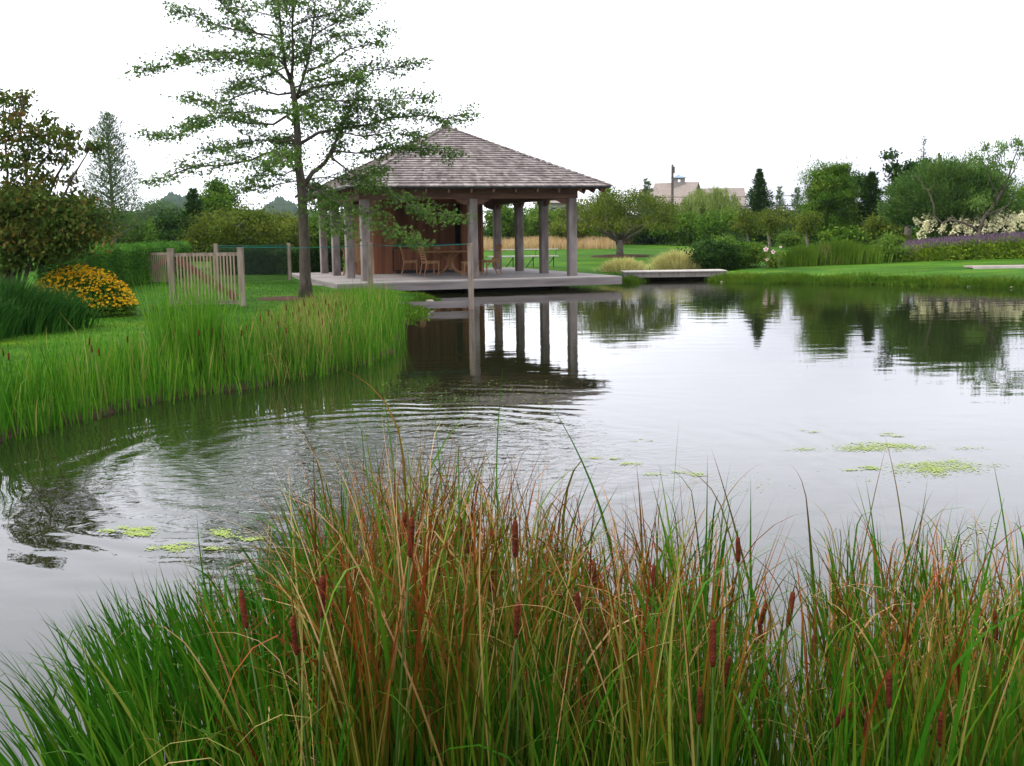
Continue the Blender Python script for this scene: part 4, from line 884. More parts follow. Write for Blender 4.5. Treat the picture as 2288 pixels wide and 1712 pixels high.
def inpoly(P, poly):
    ins = np.zeros(len(P), bool)
    for (x1, y1), (x2, y2) in zip(poly, poly[1:] + poly[:1]):
        c = (y1 > P[:, 1]) != (y2 > P[:, 1])
        with np.errstate(divide='ignore', invalid='ignore'): ins ^= c & (P[:, 0] < x1 + (P[:, 1] - y1) * (x2 - x1) / (y2 - y1))
    return ins
def scatter(poly, n):
    A = np.array(poly); lo, hi = A.min(0), A.max(0); out_ = np.zeros((0, 2))
    while len(out_) < n:
        P = rng.uniform(lo, hi, (n * 2, 2)); out_ = np.concatenate([out_, P[inpoly(P, poly)]])
    return out_[:n]
def bank_reeds():
    front = [(-260, 1090), (0, 992), (150, 952), (300, 915), (430, 888), (560, 872), (700, 845), (840, 812), (880, 772), (888, 724)]
    back = [(868, 720), (800, 714), (700, 728), (620, 762), (500, 812), (350, 850), (200, 884), (0, 930), (-260, 1010)]
    poly = [tuple(atz(x, y)[:2]) for x, y in front + back]
    n = 15500; P = scatter(poly, n)
    dens = .5 + .5 * wob(P[:, 0], P[:, 1], 1.9, 2); keep = rng.uniform(0, 1, n) < .45 + .55 * dens; P = P[keep]; n = len(P); P = P + rng.normal(size=P.shape) * np.array([.10, .16])
    z = np.maximum(land(P[:, 0], P[:, 1]), -.05) - .02
    s = -pond_sd(P[:, 0], P[:, 1])
    H = (.60 + .12 * wob(P[:, 0], P[:, 1], 1.3) + .13 * wob(P[:, 0], P[:, 1], 3.7, 3) + .07 * wob(P[:, 0], P[:, 1], 9.1, 4)) * rng.uniform(.4, 1.18, n)
    H *= np.interp(P[:, 0] / P[:, 1] * F + 1144, [-100, 60, 300, 600, 900], [1.10, 1.0, .86, .92, 1.05]); H *= np.interp(-s, [-.3, .2, 1.0, 2.2], [1.1, 1.05, .8, .62])
    lean = rng.normal(size=(n, 2)) * .12 * H[:, None]; brown = np.exp(-((P[:, 0] / P[:, 1] * F + 1144 - 690) / 110) ** 2) * .7 + .15
    dry = np.where(rng.uniform(0, 1, n) < brown * .8, rng.uniform(.25, .95, n), rng.uniform(0, .12, n))
    V, T = blades(np.column_stack([P, z]), H, lean, rng.uniform(.009, .017, n), 3, .3, np.where(rng.uniform(0, 1, n) < .07, .8, 0))
    # the taller clump
    pc = atz(425, 872); m = 300; P2 = np.column_stack([pc.x + rng.normal(size=m) * .16, pc.y + .5 + rng.normal(size=m) * .25, np.full(m, -.02)]); pc2 = atz(345, 880); m2 = 90
    P3 = np.column_stack([pc2.x + rng.normal(size=m2) * .06, pc2.y + .5 + rng.normal(size=m2) * .15, np.full(m2, -.02)]); P4 = np.concatenate([P2, P3])
    H4 = rng.uniform(.8, 1.42, len(P4)); V2, T2 = blades(P4, H4, rng.normal(size=(len(P4), 2)) * .13 * H4[:, None], rng.uniform(.012, .018, len(P4)), 3, .3)
    V = np.concatenate([V, V2]); dr = np.concatenate([np.clip(dry[:, None] * (.2 + T), 0, 1), np.full(T2.shape, .03)]); ti = np.concatenate([rng.uniform(0, 1, n), rng.uniform(.3, .9, len(P4))])
    o = quads('reeds', V, 8, M['reed_bank'], None, {'dry': dr, 'tint': np.broadcast_to(ti[:, None], dr.shape)}, strips=3)
    tag(o, 'band of bright green reeds along the left bank of the pond', 'reeds', kind='stuff')
bank_reeds()
def strap_clump(name, c, w_, dp, h, n, m, label, cat, width=(.008, .014), droop=.5, lean=.35, kind=None, segs=5, dry=None):
    P = np.column_stack([rng.normal(size=n) * w_ / 4.4, rng.normal(size=n) * dp / 4.4, np.zeros(n)]); r_ = np.hypot(P[:, 0] / (w_ / 2), P[:, 1] / (dp / 2))
    H = h * rng.uniform(.6, 1.1, n) * np.clip(1.1 - .35 * r_, .4, 1.1); ln = unit(P[:, :2] + 1e-6) * (lean * H * rng.uniform(.3, 1.6, n))[:, None] * np.clip(r_[:, None] + .3, .3, 1.4) + rng.normal(size=(n, 2)) * .08 * H[:, None]
    V, T = blades(P, H, ln, rng.uniform(*width, n), segs, .4, droop * rng.uniform(.1, 1.2, n))
    V = V + np.array([0, 0, 0]); o = quads(name, V, V.shape[1], m, None, {'tint': rng.uniform(0, 1, n)[:, None] * np.ones(T.shape)}, strips=segs); o.location = c
    return tag(o, label, cat, kind=kind)
strap_clump('daylily_clump', at_ground(10, 720, 17.8), 1.5, 1.2, .80, 3200, M['lily'], 'dark green strap-leaved clump at the left edge before the yellow flowers', 'daylilies', (.012, .02))
strap_clump('daylily_clump', at_ground(118, 700, 18.6), 1.0, 1.0, .62, 1700, M['lily'], 'dark arching leaf clump touching the yellow flowers', 'daylilies', (.011, .019))
strap_clump('daylily_clump', at_ground(-90, 760, 16.6), 1.4, 1.2, .75, 1600, M['lily'], 'dark leaf clump running out of the left edge of the photo', 'daylilies', (.012, .02))
strap_clump('ornamental_grass', at_ground(1392, 600, 42.0), 1.4, .9, .52, 2000, M['pale_grass'], 'smaller pale grass tuft beside the footbridge near the deck', 'ornamental grass', (.012, .02), .8, .5)
strap_clump('ornamental_grass', at_ground(1519, 600, 43.7), 1.7, 1.1, .74, 3200, M['pale_grass'], 'larger pale yellow grass mound behind the footbridge', 'ornamental grass', (.012, .02), .8, .5)

# cattail spikes
def make_cattail(hl=.115, r_=.0105):
    t = bpy.data.objects.new('cattail', None); C.objects.link(t); t.empty_display_size = .05
    return t
def cattail_proto(hl, r_, stem):
    t = empty('cattail'); MB().tube([(0, 0, -stem), (.01, 0, -stem * .5), (0, 0, -.0)], [.004, .0035, .003], 5).build('stalk', M['cat_stem'], t, smooth=True)
    MB().lathe((0, 0, 0), [(.003, 0), (r_ * .8, .006), (r_, hl * .2), (r_, hl * .8), (r_ * .75, hl * .95), (.003, hl)], 9).build('spike', M['cattail'], t, smooth=True)
    MB().tube([(0, 0, hl * .98), (.003, 0, hl * 1.3)], [.0025, .001], 4).build('spike_tip', M['cat_stem'], t, smooth=True); return t
heads = [(551, 1364, 90), (718, 1333, 105), (736, 1385, 80), (663, 1421, 95), (871, 1338, 70), (894, 1184, 80), (916, 1203, 95), (1029, 1177, 45), (1151, 1206, 90), (1106, 1212, 60), (1097, 1291, 70), (1258, 1355, 60), (1152, 1386, 90), (1297, 1358, 80), (1328, 1285, 60), (1349, 1410, 75), (1395, 1498, 80), (1593, 1441, 110), (1619, 1500, 80), (1562, 1576, 95), (1760, 1363, 85), (1703, 1410, 60), (1895, 1384, 50), (1814, 1451, 75), (1861, 1586, 90), (1931, 1623, 80), (1986, 1540, 95), (2100, 1628, 90), (1796, 1690, 70), (1330, 1690, 70), (2225, 1399, 80), (2200, 1410, 60), (2027, 1436, 60), (1045, 1215, 50), (985, 1260, 60), (1215, 1500, 60), (1700, 1370, 55), (1460, 1290, 55), (1540, 1560, 60), (2170, 1560, 70), (1650, 1230, 60), (2250, 1500, 60), (1010, 1380, 55), (820, 1440, 60)]
cp0 = None
for i, (px, py, lp_) in enumerate(heads):
    D = float(np.clip(.112 * F / lp_ * .85, 2.7, 3.45))
    hl = lp_ * D / F; p = atd(px, py + lp_ * .45, D)
    if cp0 is None: cp0 = cattail_proto(.12, .0088, 1.0); c = cp0
    else: c = copy_tree(cp0)
    c.location = p; s = hl / .12; c.scale = (max(.85, min(s, 1.25)),) * 2 + (s,); c.rotation_euler = (rng.normal() * .06, (.55 if px == 1861 else rng.normal() * .09), rng.uniform(0, 6))
    tag(c, 'brown cattail spike on a thin stalk among the foreground reeds', 'cattail', 'cattails in the foreground reeds')
cq = None
bh = [(200, 765), (206, 782), (222, 790), (8, 790), (20, 800), (342, 688), (445, 745), (285, 760), (640, 688), (600, 700), (608, 712), (590, 725), (582, 712), (622, 725), (668, 692), (680, 678), (690, 700), (700, 685), (712, 700), (735, 686), (742, 698), (750, 682), (765, 700), (770, 715), (775, 690), (655, 705), (552, 735), (540, 745), (475, 740), (720, 720), (760, 680), (640, 740), (672, 715), (728, 676)]
for px, py in bh:
    D = float(np.interp(py, [675, 700, 730, 765, 800], [16.6, 15.6, 14.2, 11.5, 10.6])); p = atd(px, py + 6, D)
    if cq is None: cq = cattail_proto(.12, .011, .75); c = cq
    else: c = copy_tree(cq)
    c.location = p; s = 13 * D / F / .12 * 1.05; c.scale = (max(s, .8),) * 2 + (max(s, .6),); c.rotation_euler = (rng.normal() * .05, rng.normal() * .07, rng.uniform(0, 6))
    tag(c, 'small dark cattail spike standing among the left bank reeds', 'cattail', 'cattails in the left bank reeds')

# turf blades and bank weeds
def turf(name, poly, n, h, m, label, cat='grass', wd=(.006, .012), droop=.2):
    P = scatter(poly, n); s = pond_sd(P[:, 0], P[:, 1]); z = land(P[:, 0], P[:, 1]); ok = z > .0; P, z = P[ok], z[ok]; n = len(P)
    H = h * rng.uniform(.5, 1.3, n); V, T = blades(np.column_stack([P, z - .01]), H, rng.normal(size=(n, 2)) * .35 * H[:, None], rng.uniform(*wd, n), 2, .3, droop)
    return tag(quads(name, V, 6, m, None, {'tint': np.broadcast_to(rng.uniform(0, 1, n)[:, None], T.shape)}, strips=2), label, cat, kind='stuff')
pl_ = [gp(-60, 900), gp(-60, 700), gp(300, 625), gp(640, 622), gp(740, 650), gp(960, 655), gp(965, 674), gp(880, 735), gp(500, 850), gp(200, 900)]
turf('grass', [(p.x, p.y) for p in pl_], 60000, .045, M['grassblade'], 'short lawn grass between the left reeds and the gate')
def shore_strip(name, pts, wd_, n, h, m, label):
    P = []
    for (x1, y1), (x2, y2) in zip(pts[:-1], pts[1:]):
        ln = math.hypot(x2 - x1, y2 - y1); k = int(n * ln); t = rng.uniform(0, 1, k); P.append(np.column_stack([x1 + (x2 - x1) * t + rng.normal(size=k) * .1, y1 + (y2 - y1) * t + rng.gamma(1.2, wd_, k) - .12]))
    P = np.concatenate(P); z = land(P[:, 0], P[:, 1]); z = np.maximum(z, .0); k = len(P); tf = .5 + .5 * wob(P[:, 0], P[:, 1], 2.7, 5)
    H = h * rng.uniform(.3, 1.2, k) * (.45 + .9 * tf); V, T = blades(np.column_stack([P, z - .02]), H, rng.normal(size=(k, 2)) * .5 * H[:, None] + np.array([0, -.25]) * H[:, None], rng.uniform(.012, .028, k), 2, .3, .35)
    return tag(quads(name, V, 6, m, None, {'tint': np.broadcast_to((.3 * rng.uniform(0, 1, k) + .7 * tf)[:, None], T.shape)}, strips=2), label, 'bank grass', kind='stuff')
i_s = [i for i, p in enumerate(POND) if abs(p[1] - atz(1592, 629).y) < 1e-6][0]
shore_strip('grass', POND[i_s:i_s + 10], .35, 1500, .16, M['bankgrass'], 'weedy grass hanging over the far right bank of the pond')
shore_strip('grass', [POND[9], POND[10], POND[11], POND[12]], .2, 900, .14, M['bankgrass'], 'long grass fringing the point of lawn before the deck')
shore_strip('grass', POND[16:20], .25, 600, .16, M['bankgrass'], 'weeds growing on the bank between the deck and the footbridge')
# water weed by the plank
c = atz(905, 700); n = 700; P = np.column_stack([c.x + rng.normal(size=n) * .22, c.y + rng.normal(size=n) * .9, np.full(n, .0)]); crown('water_weed', P + np.column_stack([np.zeros(n), np.zeros(n), np.abs(rng.normal(size=n)) * .06]), .09, .05, M['mid_leaf'], None, bias=(0, 0, .4))
tag(bpy.data.objects['water_weed'], 'low water weed growing below the fence plank', 'weeds', kind='stuff')

# duckweed rafts and floating specks
def duck():
    PX, PY = [], []
    def patch(px, py, rx, ry, n):
        n = int(n * 1.7); k = max(3, n // 60); cxs = rng.normal(size=k) * .6; cys = rng.normal(size=k) * .55; w_ = rng.integers(0, k, n)
        PX.append(px + rx * (cxs[w_] + rng.normal(size=n) * .22)); PY.append(py + ry * (cys[w_] + rng.normal(size=n) * .22))
    for a in ((1965, 1000, 95, 10, 1000), (2100, 1042, 75, 15, 1100), (1940, 1048, 50, 5, 160), (2010, 972, 45, 3, 90), (1815, 967, 25, 4, 40), (1560, 1060, 60, 6, 150), (1400, 1035, 30, 7, 70), (300, 1188, 48, 9, 420), (390, 1225, 70, 10, 260), (500, 1190, 70, 12, 160), (560, 1205, 40, 10, 80), (655, 1315, 36, 20, 260), (1330, 1025, 45, 4, 70), (1440, 985, 20, 3, 20), (1750, 1080, 300, 45, 60), (2180, 1200, 90, 50, 80)): patch(*a)
    n = 1900; PX.append(rng.uniform(850, 1250, n)); PY.append(rng.uniform(850, 965, n))
    X = np.concatenate(PX); Y = np.concatenate(PY); D = np.array(fwd)[None] + np.array(rgt)[None] * ((X - CX) / F)[:, None] - np.array(upv)[None] * ((Y - CY) / F)[:, None]
    t = -HC / D[:, 2]; x = D[:, 0] * t; y = D[:, 1] * t; m = len(x); sz = rng.uniform(.003, .0075, m) * np.where(rng.uniform(0, 1, m) < .06, 1.9, 1); q = rng.uniform(0, 3, m); z = rng.uniform(.003, .005, m)
    V = np.stack([np.stack([x + sz * np.cos(q + k * math.pi / 2) * (1 + .3 * (k % 2)), y + sz * np.sin(q + k * math.pi / 2), z], -1) for k in range(4)], 1)
    tag(quads('duckweed', V, 4, M['duck'], None, {'tint': rng.uniform(0, 1, m)}), 'lime green duckweed rafts floating on the pond', 'duckweed', kind='stuff')
duck()

# ------------------------------------------------------------------ right side
def cherry():
    D = CH.y; t = empty('cherry_tree', CH, 0, label='low spreading bowl-shaped tree on the reddish mulch ring', cat='tree'); mb = MB()
    nodes = trunk_nodes(mb, [(0, 0, -.1), (0, 0, .45), (.02, 0, .8)], [.2, .145, .15], 10)
    T = []
    for k in range(13):
        a = k * 2.4; ln = random.uniform(.6, 1.0); e = np.array([math.cos(a) * 2.75 * ln, math.sin(a) * 2.5 * ln, random.uniform(1.7, 3.0)]); P = [np.array([.0, 0, .65 + .03 * (k % 4)]), e * np.array([.35, .35, 0]) + np.array([0, 0, 1.15 + .12 * (k % 3)]), e * np.array([.7, .7, 0]) + np.array([0, 0, 1.15 + .35 * (e[2] - 1)]), e]
        mb.tube(P, [.075, .05, .032, .012], 6)
        for q in range(2, 4): nodes.append((P[q], .02))
        nodes.append(((P[2] + P[3]) / 2, .02))
    for _ in range(130):
        v = ball(1, .3)[0]; v[2] = abs(v[2]) * 1.0; p = np.array([v[0] * 2.9, v[1] * 2.7, 1.35 + v[2] * 1.75 + .25 * (v[0] ** 2 + v[1] ** 2) * 0]); T.append(p)
    T = np.array(T)
    for p in T: limb_to(mb, nodes, p, .004, 4, .05)
    mb.build('trunk', M['bark_grey'], t, smooth=True); per = 130; P = T.repeat(per, 0) + rng.normal(size=(len(T) * per, 3)) * np.array([.24, .24, .15])
    crown('crown', P, .12, .05, M['olive_leaf'], t, rng.uniform(0, 1, len(T)).repeat(per), bias=(0, 0, -.5))
cherry()
bt = [  # kind, px0, px1, top, D, material, label, kwargs
 (conifer, 1318, 1385, 412, 76, 'mid_leaf', 'small pointed evergreen just right of the pavilion roof', 'evergreen', dict(n=50, per=110, L_=.25, W_=.06, name='evergreen_tree')),
 (conifer, 1415, 1475, 402, 78, 'blue_leaf', 'grey-green pine left of the house', 'pine', dict(n=50, per=100, L_=.25, W_=.05, name='pine_tree')),
 (broad_tree, 1230, 1330, 455, 72, 'olive_leaf', 'olive shrubby tree seen beside the right pavilion post', 'tree', dict(ncl=60, per=140, L_=.2, W_=.09, crad=.5, trunk_h=.1)),
 (broad_tree, 1085, 1175, 445, 74, 'mid_leaf', 'leafy green tree framed by the back posts of the pavilion', 'tree', dict(ncl=60, per=140, L_=.2, W_=.09, crad=.5, trunk_h=.12)),
 (broad_tree, 1160, 1262, 462, 82, 'lime_leaf', 'yellow-green tree framed by the right posts of the pavilion', 'tree', dict(ncl=60, per=140, L_=.22, W_=.1, crad=.6, trunk_h=.12)),
 (broad_tree, 1290, 1420, 470, 80, 'dark_leaf', 'dark shrubby tree behind the spreading tree', 'tree', dict(ncl=60, per=150, L_=.2, W_=.1, crad=.6, trunk_h=.05)),
 (broad_tree, 1400, 1520, 478, 78, 'dark_leaf', 'dark thicket tree below the house', 'tree', dict(ncl=60, per=150, L_=.2, W_=.1, crad=.55, trunk_h=.05)),
 (broad_tree, 1470, 1580, 475, 74, 'mid_leaf', 'bright green bushy tree in front of the house', 'tree', dict(ncl=60, per=150, L_=.17, W_=.08, crad=.5, trunk_h=.08)),
 (broad_tree, 1560, 1660, 470, 72, 'mid_leaf', 'green bushy tree under the weeping willow', 'tree', dict(ncl=60, per=150, L_=.17, W_=.08, crad=.5, trunk_h=.08)),
 (conifer, 1645, 1745, 380, 68, 'dark_leaf', 'dark green pointed cedar right of the house', 'cedar', dict(n=110, per=210, L_=.18, W_=.05, power=1.0, name='cedar_tree', fluff=.2)),
 (conifer, 1715, 1765, 418, 86, 'blue_leaf', 'thin grey-green pine beside the dark pointed cedar', 'pine', dict(n=44, per=80, L_=.25, W_=.05, name='pine_tree', gappy=.3)),
 (conifer, 1750, 1810, 420, 90, 'blue_leaf', 'grey-green pine in front of the tall bushy evergreen', 'pine', dict(n=44, per=90, L_=.25, W_=.05, name='pine_tree')),
 (broad_tree, 1715, 1800, 470, 76, 'olive_leaf', 'olive scrub tree between the cedar and the tall bushy evergreen', 'tree', dict(ncl=50, per=140, L_=.18, W_=.08, crad=.5, trunk_h=.05)),
 (broad_tree, 1782, 1928, 352, 60, 'mid_leaf', 'tall dense bushy evergreen right of centre', 'evergreen', dict(ncl=170, per=210, L_=.17, W_=.045, crad=.42, trunk_h=.04, cone=.38, shell=.2, bias=(0, 0, .7), name='evergreen_tree')),
 (broad_tree, 1870, 1950, 455, 66, 'lime_leaf', 'light green tree between the two dark evergreens', 'tree', dict(ncl=60, per=150, L_=.16, W_=.06, crad=.4, trunk_h=.08)),
 (conifer, 1895, 1995, 388, 60, 'dark_leaf', 'very dark cedar left of the round willow', 'cedar', dict(n=100, per=200, L_=.18, W_=.045, power=.85, name='cedar_tree', fluff=.2)),
 (broad_tree, 1850, 1950, 372, 74, 'dark_leaf', 'open large-leaved treetop behind the dark cedar', 'tree', dict(ncl=26, per=70, L_=.28, W_=.14, crad=.4, trunk_h=.45)),
 (conifer, 2020, 2095, 305, 62, 'dark_leaf', 'thin wispy conifer tip rising behind the round willow', 'conifer', dict(n=60, per=34, L_=.16, W_=.04, power=.8, name='conifer_tree', gappy=.3)),
 (broad_tree, 1960, 2090, 345, 57, 'dark_leaf', 'large-leaved fruit tree behind the left of the round willow', 'tree', dict(ncl=32, per=90, L_=.2, W_=.1, crad=.28, trunk_h=.55, name='fruit_tree')),
 (broad_tree, 2215, 2400, 395, 55, 'mid_leaf', 'green bushy tree at the right edge of the photo', 'tree', dict(ncl=90, per=180, L_=.15, W_=.06, crad=.5, trunk_h=.05)),
 (broad_tree, 1925, 2020, 480, 55, 'olive_leaf', 'olive bush at the foot of the very dark cedar', 'tree', dict(ncl=60, per=160, L_=.13, W_=.06, crad=.35, trunk_h=.05)),
 (broad_tree, 1640, 1700, 470, 57, 'olive_leaf', 'small vase-shaped tree with yellowing leaves before the dark cedar', 'tree', dict(ncl=40, per=60, L_=.12, W_=.05, crad=.3, trunk_h=.4)),
 (broad_tree, 1690, 1745, 462, 55, 'olive_leaf', 'thin-stemmed vase-shaped tree with sparse leaves', 'tree', dict(ncl=40, per=60, L_=.12, W_=.05, crad=.3, trunk_h=.4)),
 (broad_tree, 1775, 1830, 468, 52, 'olive_leaf', 'sparse yellow-leaved small tree before the tall bushy evergreen', 'tree', dict(ncl=40, per=60, L_=.12, W_=.05, crad=.3, trunk_h=.4)),
 (broad_tree, 800, 900, 470, 62, 'mid_leaf', 'green tree behind the bar wall', 'tree', dict(ncl=50, per=120, L_=.2, W_=.09, crad=.5, trunk_h=.1)),
]
for kd, a, b, tp_, D, m, lab, cat, kw in bt: bgtree(kd, a, b, tp_, D, M[m], lab, cat, **kw)
# low dark undergrowth line that closes the far side of the lawn
def undergrowth(px0, px1, D, h, m, label, n=26000):
    a = at_ground(px0, 540, D); b = at_ground(px1, 540, D); u = rng.uniform(0, 1, n); x = a.x + (b.x - a.x) * u; y = D + rng.normal(size=n) * .9
    hh = h * (.7 + .3 * np.sin(x * .9) * np.cos(x * .37 + 1)); z = land(x, y) + hh * rng.uniform(0, 1, n) ** .8
    o = crown('undergrowth', np.stack([x, y, z], -1), .22, .12, m, None, .5 + .5 * np.sin(x * 1.7), bias=(0, 0, .2)); return tag(o, label, 'undergrowth', kind='stuff')
undergrowth(1060, 1800, 86, 2.3, M['dark_leaf'], 'dark undergrowth at the far edge of the lawn on the right')
undergrowth(1780, 2420, 66, 2.0, M['dark_leaf'], 'dark undergrowth behind the flower beds on the right')
undergrowth(-150, 900, 70, 2.2, M['dark_leaf'], 'dark undergrowth behind the hedges on the left', 30000)
# weeping willow
def willow():
    D = 80; b = at_ground(1585, 540, D); h = ztop(1585, 408, D) - b.z; w_ = span(1500, 1665, D); t = empty('willow_tree', b, 0, label='pale green weeping willow in front of the house wing', cat='willow'); mb = MB()
    nodes = trunk_nodes(mb, [(0, 0, -.1), (.1, 0, h * .3), (0, 0, h * .6)], [.25, .18, .1]); P = []; TT = []
    for k in range(150):
        v = ball(1, .5)[0]; v[2] = abs(v[2]); s = np.array([v[0] * w_ / 2 * .95, v[1] * w_ / 2 * .95, h * (.6 + .38 * v[2])]); 
        if k % 4 == 0: limb_to(mb, nodes, s, .005, 4)
        ln = random.uniform(.35, .75) * h * .75; m = 130; q = rng.uniform(0, 1, m); out_ = np.array([v[0], v[1], 0]) * .35
        P.append(s + q[:, None] * np.array([0, 0, -ln]) + out_ * np.sqrt(q)[:, None] + rng.normal(size=(m, 3)) * .09); TT.append(np.full(m, random.random()))
    P = np.concatenate(P); P[:, 2] = np.maximum(P[:, 2], .05); mb.build('trunk', M['bark_grey'], t, smooth=True); crown('crown', P, .26, .045, M['willow_leaf'], t, np.concatenate(TT), bias=(0, 0, -1.6), spread=.45)
willow()
# big round willow bush
def globe():
    D = 50; b = at_ground(2118, 560, D); h = ztop(2118, 352, D) - b.z; w_ = span(1978, 2262, D); t = empty('round_willow', b, 0, label='huge round fine-leaved willow bush behind the cream flowers', cat='willow bush'); mb = MB()
    n = 520; v = unit(rng.normal(size=(n, 3))); v[:, 2] = v[:, 2] * .5 + .5 * np.abs(v[:, 2]); T = v * np.array([w_ / 2, w_ / 2, h * .56]) * rng.uniform(.7, .93, n)[:, None] + np.array([0, 0, h * .43]); nodes = trunk_nodes(mb, [(0, 0, -.1), (0, 0, h * .2), (0, 0, h * .45)], [.25, .2, .12])
    for p in T[::4]: limb_to(mb, nodes, p, .006, 4)
    mb.build('trunk', M['bark_dark'], t, smooth=True); per = 190; d = unit(v + np.array([0, 0, .45])); s = rng.uniform(-.6, .38, n * per)[:, None]
    P = T.repeat(per, 0) + d.repeat(per, 0) * s * .8 + rng.normal(size=(n * per, 3)) * .17; P[:, 2] = np.maximum(P[:, 2], .05)
    crown('crown', P, .17, .042, M['globe_leaf'], t, rng.uniform(0, 1, n).repeat(per), axis=d.repeat(per, 0), spread=.35)
globe()
# fruit tree with the bare looping branch
def peach():
    b = gp(2186, 577); D = b.y; t = empty('peach_tree', b, 0, label='leaning fruit tree with a long bare looping branch before the purple flowers', cat='fruit tree'); mb = MB()
    def q(x, y, dd=0): return np.array(atd(x / 4.354 + 1780, y / 4.354 + 300, D + dd) - b)
    def tb(pts, r_, dd=0, k=6): n = len(pts); mb.tube([q(x, y, dd * i / n) for i, (x, y) in enumerate(pts)], [r_ * (1 - .8 * i / (n - 1)) for i in range(n)], k)
    mb.tube([q(1768, 1215), q(1765, 1100), q(1765, 1000), q(1780, 930)], [.12, .095, .09, .085], 9)
    tb([(1780, 940), (1830, 790), (1930, 680), (2010, 540), (2050, 450), (2110, 250), (2150, 150)], .08, .3); tb([(1850, 785), (1960, 745), (2060, 690), (2130, 560)], .05, -.4)
    tb([(1762, 950), (1720, 905), (1620, 860), (1500, 835), (1410, 865), (1335, 790), (1335, 700), (1300, 600), (1280, 560), (1220, 480), (1150, 390)], .06, .2); tb([(1285, 558), (1310, 520), (1350, 480)], .02, .2, 5)
    tb([(1930, 680), (1950, 560), (1900, 500), (1860, 350), (1800, 250)], .04, -.3); tb([(2010, 545), (1960, 420), (1990, 300)], .03, .3); tb([(2050, 450), (2100, 380), (2180, 200), (2260, 130)], .03, -.3); tb([(1900, 330), (1860, 200), (1830, 100)], .02, .2)
    tb([(2000, 320), (1990, 200), (1990, 100)], .018); tb([(1800, 250), (1720, 230), (1680, 240)], .015)
    cl = [(1690, 190), (1700, 240), (1760, 200), (1790, 270), (1800, 330), (1860, 300), (1830, 110), (1860, 140), (1900, 220), (1880, 360), (1990, 90), (2000, 140), (1960, 180), (2060, 130), (2130, 100), (2190, 80), (2170, 150), (2210, 190), (2000, 300), (2070, 260), (2090, 310), (1960, 380), (1990, 430), (2040, 430), (2100, 440), (2250, 120), (2280, 200), (2150, 60), (1740, 300), (2020, 390), (2300, 80), (1930, 260)]
    P, TT = [], []
    for x, y in cl:
        for _ in range(2): m = 34; P.append(q(x + rng.normal() * 10, y + rng.normal() * 10, rng.uniform(-.6, .6)) + rng.normal(size=(m, 3)) * np.array([.10, .10, .09])); TT.append(np.full(m, random.random()))
    m = 260; P.append(q(1790, 660) + rng.normal(size=(m, 3)) * np.array([.2, .2, .15])); TT.append(np.full(m, .9)); tb([(1840, 790), (1810, 720), (1790, 650)], .015)
    mb.build('trunk', M['bark'], t, smooth=True); crown('crown', np.concatenate(P), .13, .05, M['oak_leaf'], t, np.concatenate(TT), bias=(0, 0, -.9), spread=.6)
peach()
# hydrangea
def hydrangea():
    D = 48.5; b = at_ground(2165, 560, D); w_ = span(2035, 2290, D); h = ztop(2165, 480, D) - b.z; t = empty('hydrangea', b, 0, label='long hydrangea bush covered in cream cone-shaped blooms', cat='hydrangea')
    n = 13000; v = ball(n, .4); P = v * np.array([w_ / 2, .82, h * .5]) + np.array([0, 0, h * .45]); P[:, 2] = np.maximum(P[:, 2], .03); crown('foliage', P, .13, .08, M['mid_leaf'], t, rng.uniform(0, 1, n), bias=(0, 0, .1))
    proto = None
    for i in range(98):
        x = rng.uniform(-.97, .97); an_ = R(rng.uniform(5, 100)); kk = math.sqrt(1 - x * x * .75) * rng.uniform(1.02, 1.16)
        m = 46; q = rng.uniform(0, 1, m); a = rng.uniform(0, 6.28, m)
        if proto is None:
            rr = .078 * (1 - q) + .012; pp = np.stack([rr * np.cos(a), rr * np.sin(a), q * .27], -1)
            proto = quads('blossom', np.concatenate(leafV(pp, .05, .05, bias=(0, 0, .2))), 4, M['cream'], t, {'tint': rng.uniform(0, 1, m)}); o = proto
        else: o = proto.copy(); C.objects.link(o); o.parent = t
        o.location = (x * w_ / 2, -.95 * math.cos(an_) * kk, h * (.42 + .55 * math.sin(an_) * kk)); o.rotation_euler = (rng.normal() * .3 + .25, rng.normal() * .35 + x * .4, rng.uniform(0, 6)); s = rng.uniform(1.45, 2.1); o.scale = (s, s, s)
hydrangea()
def flower_bed():
    n = 26000; a = at_ground(2003, 590, 44.5); b = at_ground(2400, 578, 44.5); u = rng.uniform(0, 1, n); x = a.x + (b.x - a.x) * u; y0 = 44.3 + .8 * u; y = y0 + rng.uniform(0, 2.2, n)
    zb = land(x, y); h = np.interp(u, [0, .08, .3, 1], [.28, .60, .74, .94]) * (1 + .05 * np.sin(x * 4)); z = zb + h * rng.uniform(0, .92, n)
    o = crown('flower_bed', np.stack([x, y, z], -1), .12, .05, M['bed_leaf'], None, .3 + .4 * np.sin(x * 2.3) ** 2, bias=(0, 0, .6)); tag(o, 'yellow-green leafy bed at the foot of the purple flowers', 'flower bed', kind='stuff')
    n = 12000; u = rng.uniform(0, 1, n); x = a.x + (b.x - a.x) * u; y = 44.3 + .8 * u + rng.uniform(-.1, 2.3, n); h = np.interp(u, [0, .08, .3, 1], [.28, .60, .74, .94]); z = land(x, y) + h * np.where(u < .12, rng.uniform(.45, 1, n), rng.uniform(.72, 1.02, n))
    V, T = blades(np.stack([x, y, z], -1), rng.uniform(.08, .2, n), rng.normal(size=(n, 2)) * .06, rng.uniform(.01, .02, n), 2, .3); o = quads('purple_flowers', V, 6, M['purple'], None, {'tint': np.broadcast_to(rng.uniform(0, 1, n)[:, None], T.shape)}, strips=2); tag(o, 'drift of hazy purple flower spikes along the right bed', 'purple flowers', kind='stuff')
flower_bed()
